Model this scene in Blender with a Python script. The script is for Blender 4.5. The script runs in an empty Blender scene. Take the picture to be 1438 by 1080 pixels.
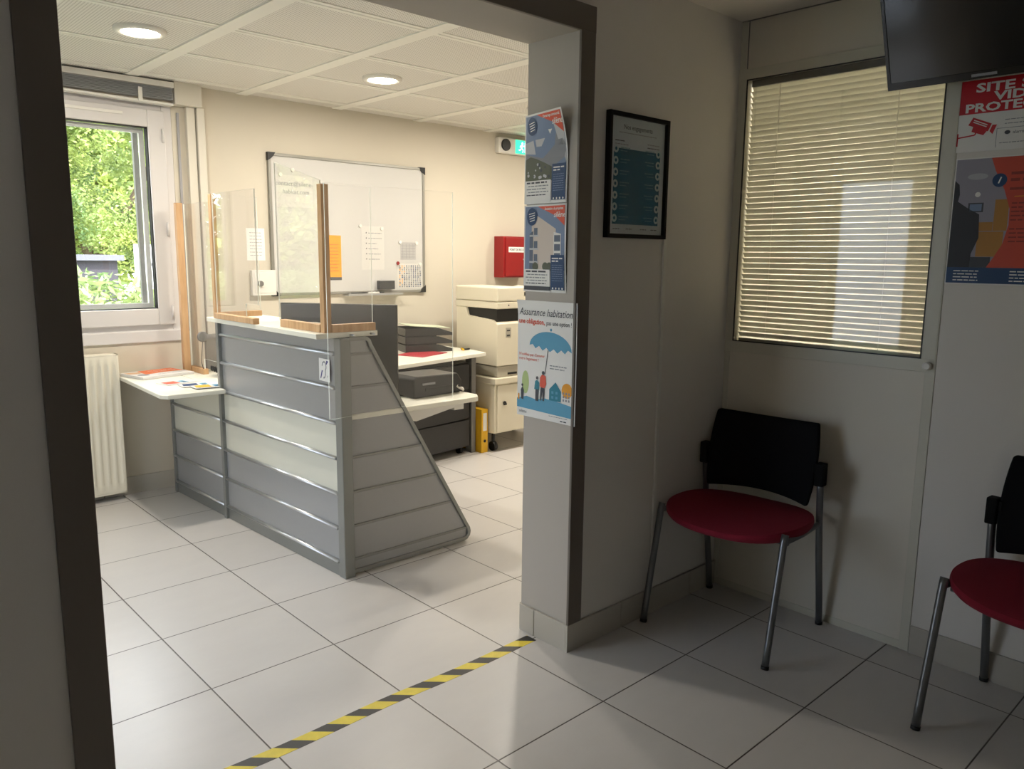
import bpy, bmesh, math, random
from mathutils import Vector, Matrix
random.seed(7)
SC = bpy.context.scene
COL = SC.collection
PI = math.pi

# ------------------------------------------------------------------ helpers
def lin(c):
    c = c / 255.0
    return c / 12.92 if c <= 0.04045 else ((c + 0.055) / 1.055) ** 2.4
def rgb(r, g, b): return (lin(r), lin(g), lin(b), 1.0)

MATS = {}
def mat(name, col, rough=0.6, metal=0.0, spec=0.5, noise=0.0, nscale=20.0, bump=0.0, emit=None, estr=0.0, coat=0.0):
    if name in MATS: return MATS[name]
    m = bpy.data.materials.new(name); m.use_nodes = True
    nt = m.node_tree; b = nt.nodes['Principled BSDF']
    b.inputs['Base Color'].default_value = col
    b.inputs['Roughness'].default_value = rough
    b.inputs['Metallic'].default_value = metal
    b.inputs['Specular IOR Level'].default_value = spec
    b.inputs['Coat Weight'].default_value = coat
    if noise or bump:
        tc = nt.nodes.new('ShaderNodeTexCoord'); nz = nt.nodes.new('ShaderNodeTexNoise')
        nz.inputs['Scale'].default_value = nscale; nz.inputs['Detail'].default_value = 4
        nt.links.new(tc.outputs['Object'], nz.inputs['Vector'])
        if noise:
            mp = nt.nodes.new('ShaderNodeMapRange')
            mp.inputs['To Min'].default_value = 1 - noise; mp.inputs['To Max'].default_value = 1 + noise
            nt.links.new(nz.outputs['Fac'], mp.inputs['Value'])
            vm = nt.nodes.new('ShaderNodeVectorMath'); vm.operation = 'SCALE'
            vm.inputs[0].default_value = col[:3]
            nt.links.new(mp.outputs['Result'], vm.inputs['Scale'])
            nt.links.new(vm.outputs['Vector'], b.inputs['Base Color'])
        if bump:
            bp = nt.nodes.new('ShaderNodeBump'); bp.inputs['Strength'].default_value = bump
            bp.inputs['Distance'].default_value = 0.002
            nt.links.new(nz.outputs['Fac'], bp.inputs['Height'])
            nt.links.new(bp.outputs['Normal'], b.inputs['Normal'])
    if emit:
        b.inputs['Emission Color'].default_value = emit; b.inputs['Emission Strength'].default_value = estr
    MATS[name] = m; return m

def clear_mat(name, tint=(1, 1, 1, 1), ior=1.45, rough=0.0):
    """thin clear sheet: straight-through transmission plus a Fresnel reflection"""
    m = bpy.data.materials.new(name); m.use_nodes = True; nt = m.node_tree
    nt.nodes.clear()
    o = nt.nodes.new('ShaderNodeOutputMaterial'); mx = nt.nodes.new('ShaderNodeMixShader')
    t = nt.nodes.new('ShaderNodeBsdfTransparent'); g = nt.nodes.new('ShaderNodeBsdfGlossy')
    lw = nt.nodes.new('ShaderNodeLayerWeight'); lw.inputs['Blend'].default_value = 0.5
    pw = nt.nodes.new('ShaderNodeMath'); pw.operation = 'POWER'; pw.inputs[1].default_value = 5; nt.links.new(lw.outputs['Facing'], pw.inputs[0])
    f0 = ((ior - 1) / (ior + 1)) ** 2
    f = nt.nodes.new('ShaderNodeMapRange'); f.inputs['To Min'].default_value = f0; nt.links.new(pw.outputs[0], f.inputs['Value'])
    t.inputs['Color'].default_value = tint; g.inputs['Roughness'].default_value = rough
    nt.links.new(f.outputs[0], mx.inputs[0]); nt.links.new(t.outputs[0], mx.inputs[1])
    nt.links.new(g.outputs[0], mx.inputs[2]); nt.links.new(mx.outputs[0], o.inputs[0])
    MATS[name] = m; return m

class MB:
    def __init__(s): s.v = []; s.f = []; s.mi = []; s.sm = []
    def add(s, vs, fs, mi=0, smooth=False):
        n = len(s.v); s.v += [tuple(v) for v in vs]
        for f in fs: s.f.append(tuple(n + i for i in f)); s.mi.append(mi); s.sm.append(smooth)
        return s
    def box(s, a, b, mi=0):
        x0, y0, z0 = [min(a[i], b[i]) for i in range(3)]; x1, y1, z1 = [max(a[i], b[i]) for i in range(3)]
        return s.add([(x0,y0,z0),(x1,y0,z0),(x1,y1,z0),(x0,y1,z0),(x0,y0,z1),(x1,y0,z1),(x1,y1,z1),(x0,y1,z1)],
            [(0,3,2,1),(4,5,6,7),(0,1,5,4),(1,2,6,5),(2,3,7,6),(3,0,4,7)], mi)
    def beam(s, p, q, w, h, up=(0, 0, 1), mi=0):
        p = Vector(p); q = Vector(q); d = (q - p).normalized(); r = d.cross(Vector(up)).normalized(); u = r.cross(d)
        vs = []
        for e in (p, q):
            for a, b in ((-1,-1),(1,-1),(1,1),(-1,1)): vs.append(e + r * (a * w / 2) + u * (b * h / 2))
        return s.add(vs, [(0,1,2,3),(7,6,5,4),(0,4,5,1),(1,5,6,2),(2,6,7,3),(3,7,4,0)], mi)
    def prism(s, poly, vec, mi=0, smooth=False):
        vec = Vector(vec); n = len(poly); P = [Vector(p) for p in poly]
        vs = P + [p + vec for p in P]
        fs = [tuple(range(n - 1, -1, -1)), tuple(range(n, 2 * n))] + [(i, (i + 1) % n, n + (i + 1) % n, n + i) for i in range(n)]
        return s.add(vs, fs, mi, smooth)
    def cyl(s, p, q, r, r2=None, n=20, mi=0, smooth=True):
        r2 = r if r2 is None else r2
        p = Vector(p); q = Vector(q); d = (q - p).normalized()
        a = d.orthogonal().normalized(); b = d.cross(a)
        vs = []
        for e, rr in ((p, r), (q, r2)):
            for i in range(n):
                t = 2 * PI * i / n; vs.append(e + (a * math.cos(t) + b * math.sin(t)) * rr)
        s.add(vs, [(i, (i + 1) % n, n + (i + 1) % n, n + i) for i in range(n)], mi, smooth)
        k = len(s.v) - 2 * n
        s.f.append(tuple(k + i for i in range(n - 1, -1, -1))); s.mi.append(mi); s.sm.append(False)
        s.f.append(tuple(k + n + i for i in range(n))); s.mi.append(mi); s.sm.append(False)
        return s
    def tube(s, pts, r, n=14, mi=0):
        P = [Vector(p) for p in pts]; rings = []; prev = None
        for i, p in enumerate(P):
            d = (P[min(i + 1, len(P) - 1)] - P[max(i - 1, 0)]).normalized()
            a = d.orthogonal().normalized() if prev is None else (prev - d * prev.dot(d)).normalized()
            prev = a; b = d.cross(a)
            rings.append([p + (a * math.cos(2 * PI * j / n) + b * math.sin(2 * PI * j / n)) * r for j in range(n)])
        vs = [v for rg in rings for v in rg]; fs = []
        for i in range(len(P) - 1):
            for j in range(n): fs.append((i*n+j, i*n+(j+1)%n, (i+1)*n+(j+1)%n, (i+1)*n+j))
        k = len(s.v); s.add(vs, fs, mi, True)
        s.f.append(tuple(k + i for i in range(n - 1, -1, -1))); s.mi.append(mi); s.sm.append(False)
        m = k + (len(P) - 1) * n
        s.f.append(tuple(m + i for i in range(n))); s.mi.append(mi); s.sm.append(False)
        return s
    def grid(s, nu, nv, fn, mi=0, smooth=True, closed=False):
        vs = [fn(i / (nu - 1), j / (nv - 1)) for i in range(nu) for j in range(nv)]
        fs = [(i*nv+j, (i+1)*nv+j, (i+1)*nv+j+1, i*nv+j+1) for i in range(nu-1) for j in range(nv-1)]
        return s.add(vs, fs, mi, smooth)
    def build(s, name, mats, parent=None, bevel=0.0, seg=2, loc=None):
        me = bpy.data.meshes.new(name); me.from_pydata(s.v, [], s.f)
        for m in (mats if isinstance(mats, (list, tuple)) else [mats]): me.materials.append(m)
        for p, mi, sm in zip(me.polygons, s.mi, s.sm): p.material_index = mi; p.use_smooth = sm
        me.update()
        bm = bmesh.new(); bm.from_mesh(me); bmesh.ops.recalc_face_normals(bm, faces=bm.faces); bm.to_mesh(me); bm.free()
        o = bpy.data.objects.new(name, me); COL.objects.link(o)
        if parent: o.parent = parent
        if loc: o.location = loc
        if bevel:
            b = o.modifiers.new('bevel', 'BEVEL'); b.width = bevel; b.segments = seg; b.limit_method = 'ANGLE'; b.angle_limit = 0.7
            b.harden_normals = False
        return o

def tag(o, label, cat, group=None, kind=None):
    o['label'] = label; o['category'] = cat
    if group: o['group'] = group
    if kind: o['kind'] = kind
    return o
def struct(o, label=None, cat=None):
    o['kind'] = 'structure'
    if label: o['label'] = label
    if cat: o['category'] = cat
    return o
def empty(name, label, cat, loc=(0, 0, 0), rz=0.0, group=None):
    o = bpy.data.objects.new(name, None); COL.objects.link(o); o.location = loc; o.rotation_euler = (0, 0, rz)
    o.empty_display_size = 0.1
    tag(o, label, cat, group); return o
def recentre(o):
    """move a single-mesh thing's origin to the middle of its base"""
    vs = [v.co.copy() for v in o.data.vertices]
    c = Vector(((min(v.x for v in vs)+max(v.x for v in vs))/2, (min(v.y for v in vs)+max(v.y for v in vs))/2, min(v.z for v in vs)))
    o.data.transform(Matrix.Translation(-c)); o.location = o.location + c
    return o
def part_of(root, o):
    """children were drawn in world coordinates: keep them there under an Empty that is away from the origin"""
    o.parent = root; o.matrix_parent_inverse = Matrix.LocRotScale(root.location, root.rotation_euler, (1, 1, 1)).inverted(); return o

_tc = {}
def text_mesh(s, size, shear=0.0, bold=0.0, align='LEFT'):
    key = (s, size, shear, bold, align)
    if key in _tc: return _tc[key]
    cu = bpy.data.curves.new('lettering_curve', 'FONT'); cu.body = s; cu.size = size; cu.shear = shear
    cu.offset = bold; cu.align_x = align; cu.resolution_u = 2
    o = bpy.data.objects.new('lettering_tmp', cu); COL.objects.link(o)
    bpy.context.view_layer.update()
    dg = bpy.context.evaluated_depsgraph_get(); me = o.evaluated_get(dg).to_mesh()
    r = ([(v.co.x, v.co.y) for v in me.vertices], [tuple(p.vertices) for p in me.polygons])
    o.evaluated_get(dg).to_mesh_clear(); bpy.data.objects.remove(o); bpy.data.curves.remove(cu)
    _tc[key] = r; return r

class Sheet:
    """a printed sheet: paper with printed shapes laid on it as thin ink layers"""
    def __init__(s, w, h, paper, th=0.0006):
        s.w, s.h, s.th = w, h, th; s.mats = [paper]; s.items = []
    def mi(s, m):
        if m not in s.mats: s.mats.append(m)
        return s.mats.index(m)
    def poly(s, pts, m, layer=1, sub=False): s.items.append((list(pts), [tuple(range(len(pts)))], s.mi(m), layer, True))
    def rect(s, x0, y0, x1, y1, m, layer=1): s.poly([(x0,y0),(x1,y0),(x1,y1),(x0,y1)], m, layer)
    def disc(s, x, y, r, m, layer=1, ry=None, n=28):
        ry = r if ry is None else ry
        s.poly([(x + r*math.cos(2*PI*i/n), y + ry*math.sin(2*PI*i/n)) for i in range(n)], m, layer)
    def line(s, pts, w, m, layer=2):
        for a, b in zip(pts, pts[1:]):
            a = Vector(a); b = Vector(b); d = (b - a).normalized(); n = Vector((-d.y, d.x)) * w / 2
            s.poly([tuple(a - n), tuple(b - n), tuple(b + n), tuple(a + n)], m, layer)
    def text(s, t, x, y, size, m, layer=3, shear=0.0, bold=0.0, align='LEFT', maxw=None, fitw=None):
        vs, fs = text_mesh(t, size, shear, bold, align)
        k = 1.0
        if maxw and vs:
            w = max(v[0] for v in vs) - min(v[0] for v in vs)
            if w > maxw: k = maxw / w
        if fitw: k = fitw / (max(v[0] for v in vs) - min(v[0] for v in vs))
        s.items.append(([(x + vx*k, y + vy) for vx, vy in vs], fs, s.mi(m), layer, False))
    def scribble(s, x, y, w, size, m, layer=3, seed=1):
        """a row of print too small to read: short word-length dashes"""
        r = random.Random(seed); cx = x
        while cx < x + w:
            l = min(r.uniform(1.2, 4) * size, x + w - cx)
            if l > size * .4: s.rect(cx, y, cx + l, y + size * .55, m, layer)
            cx += l + size * .5
    def build(s, name, origin, U, V, parent=None, bend=None, step=None):
        """U, V: world directions of right and up; bend(u, v) -> offset along the normal, u, v in 0..1"""
        O = Vector(origin); U = Vector(U).normalized(); V = Vector(V).normalized(); N = U.cross(V)
        b = MB()
        if bend:
            bm_all = bmesh.new()
        def place(x, y, off):
            e = bend(min(1.0, max(0.0, x / s.w)), min(1.0, max(0.0, y / s.h))) if bend else 0.0
            return O + U * x + V * y + N * (off + e)
        nx, ny = (13, 17) if bend else (2, 2)
        F = [(i * s.w / (nx-1), j * s.h / (ny-1)) for i in range(nx) for j in range(ny)]
        quads = [(i*ny+j, (i+1)*ny+j, (i+1)*ny+j+1, i*ny+j+1) for i in range(nx-1) for j in range(ny-1)]
        b.add([place(x, y, s.th) for x, y in F], quads, 0, bool(bend))
        b.add([place(x, y, 0) for x, y in F], [tuple(reversed(q)) for q in quads], 0, bool(bend))
        per = [(i*ny) for i in range(nx)] + [((nx-1)*ny+j) for j in range(1, ny)] + [(i*ny+ny-1) for i in range(nx-2, -1, -1)] + [j for j in range(ny-2, 0, -1)]
        m = len(per); nn = nx*ny
        b.add([place(F[i][0], F[i][1], s.th) for i in per] + [place(F[i][0], F[i][1], 0) for i in per],
              [(i, (i+1) % m, m+(i+1) % m, m+i) for i in range(m)], 0)
        for vs, fs, mi, layer, isp in s.items:
            vs = [(min(s.w, max(0, x)), min(s.h, max(0, y))) for x, y in vs]
            if bend and isp:
                bm = bmesh.new(); bv = [bm.verts.new((x, y, 0)) for x, y in vs]
                try: bm.faces.new(bv)
                except Exception: bm.free(); continue
                for i in range(1, nx-1):
                    bmesh.ops.bisect_plane(bm, geom=bm.verts[:]+bm.edges[:]+bm.faces[:], plane_co=(i*s.w/(nx-1),0,0), plane_no=(1,0,0))
                for j in range(1, ny-1):
                    bmesh.ops.bisect_plane(bm, geom=bm.verts[:]+bm.edges[:]+bm.faces[:], plane_co=(0,j*s.h/(ny-1),0), plane_no=(0,1,0))
                bm.verts.index_update()
                vs = [(v.co.x, v.co.y) for v in bm.verts]; fs = [tuple(v.index for v in f.verts) for f in bm.faces]; bm.free()
            b.add([place(x, y, s.th + layer * 0.00025) for x, y in vs], fs, mi)
        me = bpy.data.meshes.new(name); me.from_pydata(b.v, [], b.f)
        for mm in s.mats: me.materials.append(mm)
        for p, mi, sm in zip(me.polygons, b.mi, b.sm): p.material_index = mi; p.use_smooth = sm
        me.update()
        o = bpy.data.objects.new(name, me); COL.objects.link(o)
        if parent: o.parent = parent
        return o

# ------------------------------------------------------------------ materials
def wall_mat(name, c):
    return mat(name, c, rough=0.75, spec=0.25, noise=0.025, nscale=3.0, bump=0.12)
M_wall = wall_mat('painted_wall_cream', rgb(205, 197, 181))
M_wallw = wall_mat('painted_wall_grey_white', rgb(224, 219, 211))
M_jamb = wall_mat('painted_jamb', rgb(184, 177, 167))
M_partition = mat('partition_panel', rgb(216, 209, 194), rough=0.45, noise=0.02, nscale=4)
M_part_frame = mat('partition_frame', rgb(206, 202, 186), rough=0.35)
M_case = mat('casing_paint', rgb(112, 103, 94), rough=0.4)
M_boxing = mat('boxing_paint', rgb(212, 206, 192), rough=.5)
M_white = mat('white_paint', rgb(225, 222, 214), rough=0.4)
M_pvc = mat('white_pvc', rgb(212, 208, 206), rough=0.25)
M_rib = mat('ceiling_rib_paint', rgb(232, 230, 222), rough=0.5)
M_black = mat('black_plastic', rgb(22, 22, 22), rough=0.4)
M_dark = mat('dark_grey_plastic', rgb(62, 62, 62), rough=0.45)
M_mid = mat('mid_grey_plastic', rgb(120, 118, 114), rough=0.45)
M_alu = mat('brushed_aluminium', rgb(200, 202, 204), rough=0.3, metal=0.8)
M_chair_tube = mat('grey_steel_tube', rgb(120, 122, 124), rough=0.35, metal=0.8)
M_panel_grey = mat('silver_laminate', rgb(158, 159, 160), rough=0.3, metal=0.2, noise=0.02, nscale=60)
M_panel_cream = mat('cream_laminate', rgb(208, 207, 194), rough=0.3)
M_post = mat('counter_post_grey', rgb(138, 140, 137), rough=0.35, metal=0.4)
M_top = mat('white_worktop', rgb(232, 230, 216), rough=0.35)
M_edge = mat('clear_sheet_edge', rgb(244, 248, 240), rough=0.25)
M_clear = clear_mat('clear_acrylic')
M_glass = clear_mat('window_glass', tint=(0.97, 0.985, 0.98, 1))
M_dglass = clear_mat('door_glass', tint=(0.60, 0.63, 0.665, 1))
M_pglass = clear_mat('partition_glass', tint=(0.92, 0.92, 0.91, 1), ior=1.5)
M_red = mat('red_lacquer', rgb(142, 20, 22), rough=0.4)
M_seat = mat('crimson_fabric', rgb(132, 16, 42), rough=0.9, noise=0.12, nscale=260, bump=0.4)
M_backfab = mat('black_fabric', rgb(24, 24, 26), rough=0.95, spec=0.1, noise=0.1, nscale=300, bump=0.3)
M_paper = mat('paper', rgb(235, 233, 228), rough=0.6)
M_print = mat('print_dark', rgb(70, 72, 78), rough=0.6)
M_printg = mat('print_grey', rgb(140, 142, 146), rough=0.6)
M_coral = mat('print_coral', rgb(224, 92, 66), rough=0.55)
M_navy = mat('print_navy', rgb(24, 62, 104), rough=0.5)
M_teal = mat('print_teal', rgb(18, 88, 116), rough=0.7, spec=0.1)
M_blue = mat('print_blue', rgb(88, 158, 190), rough=0.55)
M_signred = mat('print_sign_red', rgb(196, 20, 34), rough=0.35)
M_yellow = mat('yellow_card', rgb(226, 176, 30), rough=0.5)
M_orange = mat('orange_sheet', rgb(232, 160, 40), rough=0.6)
M_cream = mat('cream_casing', rgb(222, 214, 192), rough=0.42)
M_creamd = mat('cream_casing_grey', rgb(176, 170, 154), rough=0.45)
M_rad = mat('radiator_enamel', rgb(232, 226, 208), rough=0.3)
M_skirt = mat('skirting_tile', rgb(186, 180, 168), rough=0.3, noise=0.04, nscale=8)
M_grout = mat('grout', rgb(84, 76, 68), rough=0.9)

# wood with grain running along the piece (z or y)
def wood_mat():
    m = mat('beech_wood', rgb(206, 164, 120), rough=0.45); nt = m.node_tree; b = nt.nodes['Principled BSDF']
    tc = nt.nodes.new('ShaderNodeTexCoord'); mp = nt.nodes.new('ShaderNodeMapping'); mp.inputs['Scale'].default_value = (30, 30, 3)
    nz = nt.nodes.new('ShaderNodeTexNoise'); nz.inputs['Scale'].default_value = 2.0; nz.inputs['Detail'].default_value = 6
    cr = nt.nodes.new('ShaderNodeValToRGB')
    cr.color_ramp.elements[0].color = rgb(186, 146, 104); cr.color_ramp.elements[1].color = rgb(206, 168, 126)
    cr.color_ramp.elements[0].position = 0.3; cr.color_ramp.elements[1].position = 0.7
    nt.links.new(tc.outputs['Object'], mp.inputs['Vector']); nt.links.new(mp.outputs[0], nz.inputs['Vector'])
    nt.links.new(nz.outputs['Fac'], cr.inputs[0]); nt.links.new(cr.outputs[0], b.inputs['Base Color'])
    return m
M_wood = wood_mat()

def math_node(nt, op, a, b=None, c=None):
    n = nt.nodes.new('ShaderNodeMath'); n.operation = op
    for i, v in enumerate((a, b, c)):
        if v is None: continue
        if isinstance(v, (int, float)): n.inputs[i].default_value = v
        else: nt.links.new(v, n.inputs[i])
    return n.outputs[0]

def floor_mat():
    m = bpy.data.materials.new('floor_tiles'); m.use_nodes = True; nt = m.node_tree; b = nt.nodes['Principled BSDF']
    tc = nt.nodes.new('ShaderNodeTexCoord'); sx = nt.nodes.new('ShaderNodeSeparateXYZ')
    nt.links.new(tc.outputs['Object'], sx.inputs[0])
    T = 0.45; ds = []; ids = []
    for ax in (0, 1):
        u = math_node(nt, 'DIVIDE', sx.outputs[ax], T)
        fr = math_node(nt, 'FRACT', math_node(nt, 'ADD', u, 100.5))
        ds.append(math_node(nt, 'ABSOLUTE', math_node(nt, 'SUBTRACT', fr, 0.5)))
        ids.append(math_node(nt, 'FLOOR', u))
    d = math_node(nt, 'MULTIPLY', math_node(nt, 'MINIMUM', ds[0], ds[1]), T)
    g = nt.nodes.new('ShaderNodeMapRange'); g.inputs['From Min'].default_value = 0.0014; g.inputs['From Max'].default_value = 0.0030
    nt.links.new(d, g.inputs['Value'])
    cx = nt.nodes.new('ShaderNodeCombineXYZ'); nt.links.new(ids[0], cx.inputs[0]); nt.links.new(ids[1], cx.inputs[1])
    wn = nt.nodes.new('ShaderNodeTexWhiteNoise'); wn.noise_dimensions = '2D'; nt.links.new(cx.outputs[0], wn.inputs['Vector'])
    nz = nt.nodes.new('ShaderNodeTexNoise'); nz.inputs['Scale'].default_value = 5; nz.inputs['Detail'].default_value = 8; nz.inputs['Roughness'].default_value = 0.65
    mp = nt.nodes.new('ShaderNodeMapping'); mp.inputs['Scale'].default_value = (1, 2.2, 1)
    nt.links.new(tc.outputs['Object'], mp.inputs[0]); nt.links.new(mp.outputs[0], nz.inputs['Vector'])
    v = math_node(nt, 'ADD', math_node(nt, 'MULTIPLY', wn.outputs['Value'], 0.05), math_node(nt, 'MULTIPLY', nz.outputs['Fac'], 0.12))
    v = math_node(nt, 'ADD', v, 0.90)
    sc = nt.nodes.new('ShaderNodeVectorMath'); sc.operation = 'SCALE'; sc.inputs[0].default_value = rgb(208, 204, 200)[:3]
    nt.links.new(v, sc.inputs['Scale'])
    mx = nt.nodes.new('ShaderNodeMix'); mx.data_type = 'RGBA'; mx.inputs['A'].default_value = rgb(74, 66, 60)
    nt.links.new(g.outputs[0], mx.inputs['Factor']); nt.links.new(sc.outputs[0], mx.inputs['B'])
    nt.links.new(mx.outputs['Result'], b.inputs['Base Color'])
    r = math_node(nt, 'ADD', math_node(nt, 'MULTIPLY', nz.outputs['Fac'], 0.12), 0.26)
    nt.links.new(r, b.inputs['Roughness'])
    bp = nt.nodes.new('ShaderNodeBump'); bp.inputs['Strength'].default_value = 0.5; bp.inputs['Distance'].default_value = 0.0015
    nt.links.new(g.outputs[0], bp.inputs['Height']); nt.links.new(bp.outputs[0], b.inputs['Normal'])
    return m

def perforated_mat():
    m = bpy.data.materials.new('perforated_ceiling_tile'); m.use_nodes = True; nt = m.node_tree; b = nt.nodes['Principled BSDF']
    tc = nt.nodes.new('ShaderNodeTexCoord'); sx = nt.nodes.new('ShaderNodeSeparateXYZ'); nt.links.new(tc.outputs['Object'], sx.inputs[0])
    P = 0.0125; q = []
    for ax in (0, 1):
        fr = math_node(nt, 'FRACT', math_node(nt, 'ADD', math_node(nt, 'DIVIDE', sx.outputs[ax], P), 400))
        e = math_node(nt, 'SUBTRACT', fr, 0.5); q.append(math_node(nt, 'MULTIPLY', e, e))
    d = math_node(nt, 'SQRT', math_node(nt, 'ADD', q[0], q[1]))
    g = nt.nodes.new('ShaderNodeMapRange'); g.inputs['From Min'].default_value = 0.2; g.inputs['From Max'].default_value = 0.26
    nt.links.new(d, g.inputs['Value'])
    mx = nt.nodes.new('ShaderNodeMix'); mx.data_type = 'RGBA'; mx.inputs['A'].default_value = rgb(146, 140, 132); mx.inputs['B'].default_value = rgb(224, 221, 214)
    nt.links.new(g.outputs[0], mx.inputs['Factor']); nt.links.new(mx.outputs['Result'], b.inputs['Base Color'])
    b.inputs['Roughness'].default_value = 0.6
    return m

M_floor = floor_mat(); M_perf = perforated_mat()

# ------------------------------------------------------------------ room shell
YB = 0.60            # reception back wall
XR = 1.53            # waiting room right-hand wall
YO, YI = -2.40, -2.16  # the two faces of the wall with the opening
OX0, OX1, OH = -0.907, 0.598, 2.114
XL = -1.80           # reception left wall
CR, CW = 2.36, 2.32  # ceilings

struct(MB().box((-3.2, -6.4, -0.12), (5.0, 0.75, 0)).build('floor', M_floor))
struct(MB().box((XL-.15, YI-.0, CR), (4.6, YB+.15, CR+.15)).build('ceiling', M_perf))
struct(MB().box((-3.2, -6.4, CW), (XR+.1, YO, CW+.15)).build('ceiling', M_wallw))
# ribs of the suspended ceiling
rb = MB()
for i in range(-2, 7):
    x = 0.172 + 0.655 * i
    if XL + .05 < x < 4.4: rb.box((x-.036, YI, CR-.006), (x+.036, YB, CR+.001))
struct(rb.build('trim_1', M_rib))
rb = MB()
for j in range(-3, 2):
    y = -0.140 + 0.583 * j
    if YI < y < YB-.03:
        rb.box((XL, y-.028, CR-.004), (4.4, y-.004, CR+.001)); rb.box((XL, y+.004, CR-.004), (4.4, y+.028, CR+.001)); rb.box((XL, y-.004, CR-.002), (4.4, y+.004, CR+.001))
struct(rb.build('trim_2', M_rib))

# back wall with the window hole
WX0, WX1, WZ0, WZ1 = -1.02, 0.40, 0.94, 2.24
b = MB()
b.box((XL-.15, YB, 0), (WX0, YB+.25, CR+.1)); b.box((WX1, YB, 0), (4.6, YB+.25, CR+.1))
b.box((WX0, YB, 0), (WX1, YB+.25, WZ0)); b.box((WX0, YB, WZ1), (WX1, YB+.25, CR+.1))
struct(b.build('wall_back', M_wall))
# reception left wall with a glazed entrance door
DY0, DY1, DZ = -2.00, -0.40, 2.15
b = MB(); b.box((XL-.2, YI, 0), (XL, DY0, CR+.1)); b.box((XL-.2, DY1, 0), (XL, YB+.25, CR+.1)); b.box((XL-.2, DY0, DZ), (XL, DY1, CR+.1))
struct(b.build('wall_left', M_wall))
struct(MB().box((4.4, YI, 0), (4.6, YB, CR+.1)).build('wall_right', M_wall))
# wall with the wide opening
b = MB(); b.box((-3.2, YO, 0), (OX0, YI, 2.5)); b.box((OX1, YO, 0), (XR+.1, YI, 2.5)); b.box((OX0, YO, OH), (OX1, YI, 2.5))
b.box((XR+.1, YO+.12, 0), (4.6, YI, 2.5))
wm = struct(b.build('wall_middle', [M_wallw, M_jamb]))
for p in wm.data.polygons:      # the reveals of the opening take a darker tone than the wall
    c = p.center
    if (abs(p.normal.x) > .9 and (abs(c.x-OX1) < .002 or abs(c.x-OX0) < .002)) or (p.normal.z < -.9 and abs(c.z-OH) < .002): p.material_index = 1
b = MB(); b.box((-3.2, -6.5, 0), (-2.5, -6.3, 2.45)); b.box((-2.0, -6.5, 0), (XR+.1, -6.3, 2.45)); b.box((-2.5, -6.5, 0), (-2.0, -6.3, 1.4)); b.box((-2.5, -6.5, 1.95), (-2.0, -6.3, 2.45))
struct(b.build('wall_front', M_wallw))
w3 = bpy.data.objects.new('fill_window', None); COL.objects.link(w3); w3.location = (-2.2, -6.4, 1.0); struct(w3)  # unseen window added behind the camera to let cool fill light into the waiting room
b = MB()
for a, c in (((-2.5, -6.45, 1.4), (-2.45, -6.38, 1.95)), ((-2.05, -6.45, 1.4), (-2.0, -6.38, 1.95)), ((-2.45, -6.45, 1.4), (-2.05, -6.38, 1.45)), ((-2.45, -6.45, 1.90), (-2.05, -6.38, 1.95))): b.box(a, c)
part_of(w3, b.build('window_frame', M_white)); part_of(w3, MB().box((-2.46, -6.42, 1.44), (-2.04, -6.415, 1.91)).build('pane', M_glass))
struct(MB().box((-3.3, -6.5, 0), (-3.15, YO, 2.45)).build('wall_side', M_wallw))
# casing round the opening, waiting-room side
struct(MB().box((OX1-.008, YO-.011, .103), (OX1+.060, YO, OH+.078)).build('trim_3', M_case, bevel=.002))
struct(MB().box((OX0-.075, YO-.011, 0), (OX0+.004, YO, OH+.078)).build('trim_4', M_case, bevel=.002))
struct(MB().box((OX0-.075, YO-.012, OH-.003), (OX1+.060, YO+.001, OH+.078)).build('trim_5', M_case, bevel=.002))
# dark painted corner bead seen on the front edge of jamb
# right wall of the waiting room: partition with glazing, then plain wall
PY0, PY1 = -3.222, YO     # partition extent
GY0, GY1, GZ0, GZ1 = -3.176, -2.436, 1.068, 2.098
b = MB(); b.box((XR, PY0, 0), (XR+.06, PY1, GZ0-.045)); b.box((XR, PY0, GZ1+.04), (XR+.06, PY1, 2.5))
struct(b.build('wall_glazed', M_partition))
struct(MB().box((XR-.002, -6.4, 0), (XR+.1, PY0-.004, 2.5)).build('wall_plain', M_wallw))
# baseboards (ceramic tiles with dark joints)
def skirt(name, p, q, n, joints, h=.103, t=.010):
    p = Vector(p + (0,)); q = Vector(q + (0,)); d = (q - p).normalized(); n = Vector(n + (0,)); L = (q - p).length
    ds = [0] + sorted(joints) + [L]; b = MB()
    for a, c in zip(ds, ds[1:]):
        a2 = a + (.0014 if a else 0); c2 = c - (.0014 if c < L else 0)
        P = [p + d*a2, p + d*c2, p + d*c2 + n*t, p + d*a2 + n*t]; b.prism(P, (0, 0, h))
    P = [p + d*.001, p + d*(L-.001), p + d*(L-.001) + n*(t*.6), p + d*.001 + n*(t*.6)]; b.prism(P, (0, 0, h-.001), mi=1)
    return struct(b.build(name, [M_skirt, M_grout], bevel=.0015))
skirt('baseboard_pillar', (OX1-.010, YO), (XR, YO), (0, -1), [.302, .752])
skirt('baseboard_jamb', (OX1, YI), (OX1, YO), (-1, 0), [.078])
skirt('baseboard_plain', (XR-.002, PY0-.006), (XR-.002, -6.2), (-1, 0), [.37, .82, 1.27, 1.72])
skirt('baseboard_back', (XL, YB), (4.4, YB), (0, -1), [.45*i+.35 for i in range(13)])
skirt('baseboard_left', (OX0-.08, YO), (-3.1, YO), (0, -1), [.4, .85, 1.3, 1.75])
skirt('baseboard_inner', (OX1, YI), (4.4, YI), (0, 1), [.45*i+.35 for i in range(8)])

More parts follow.
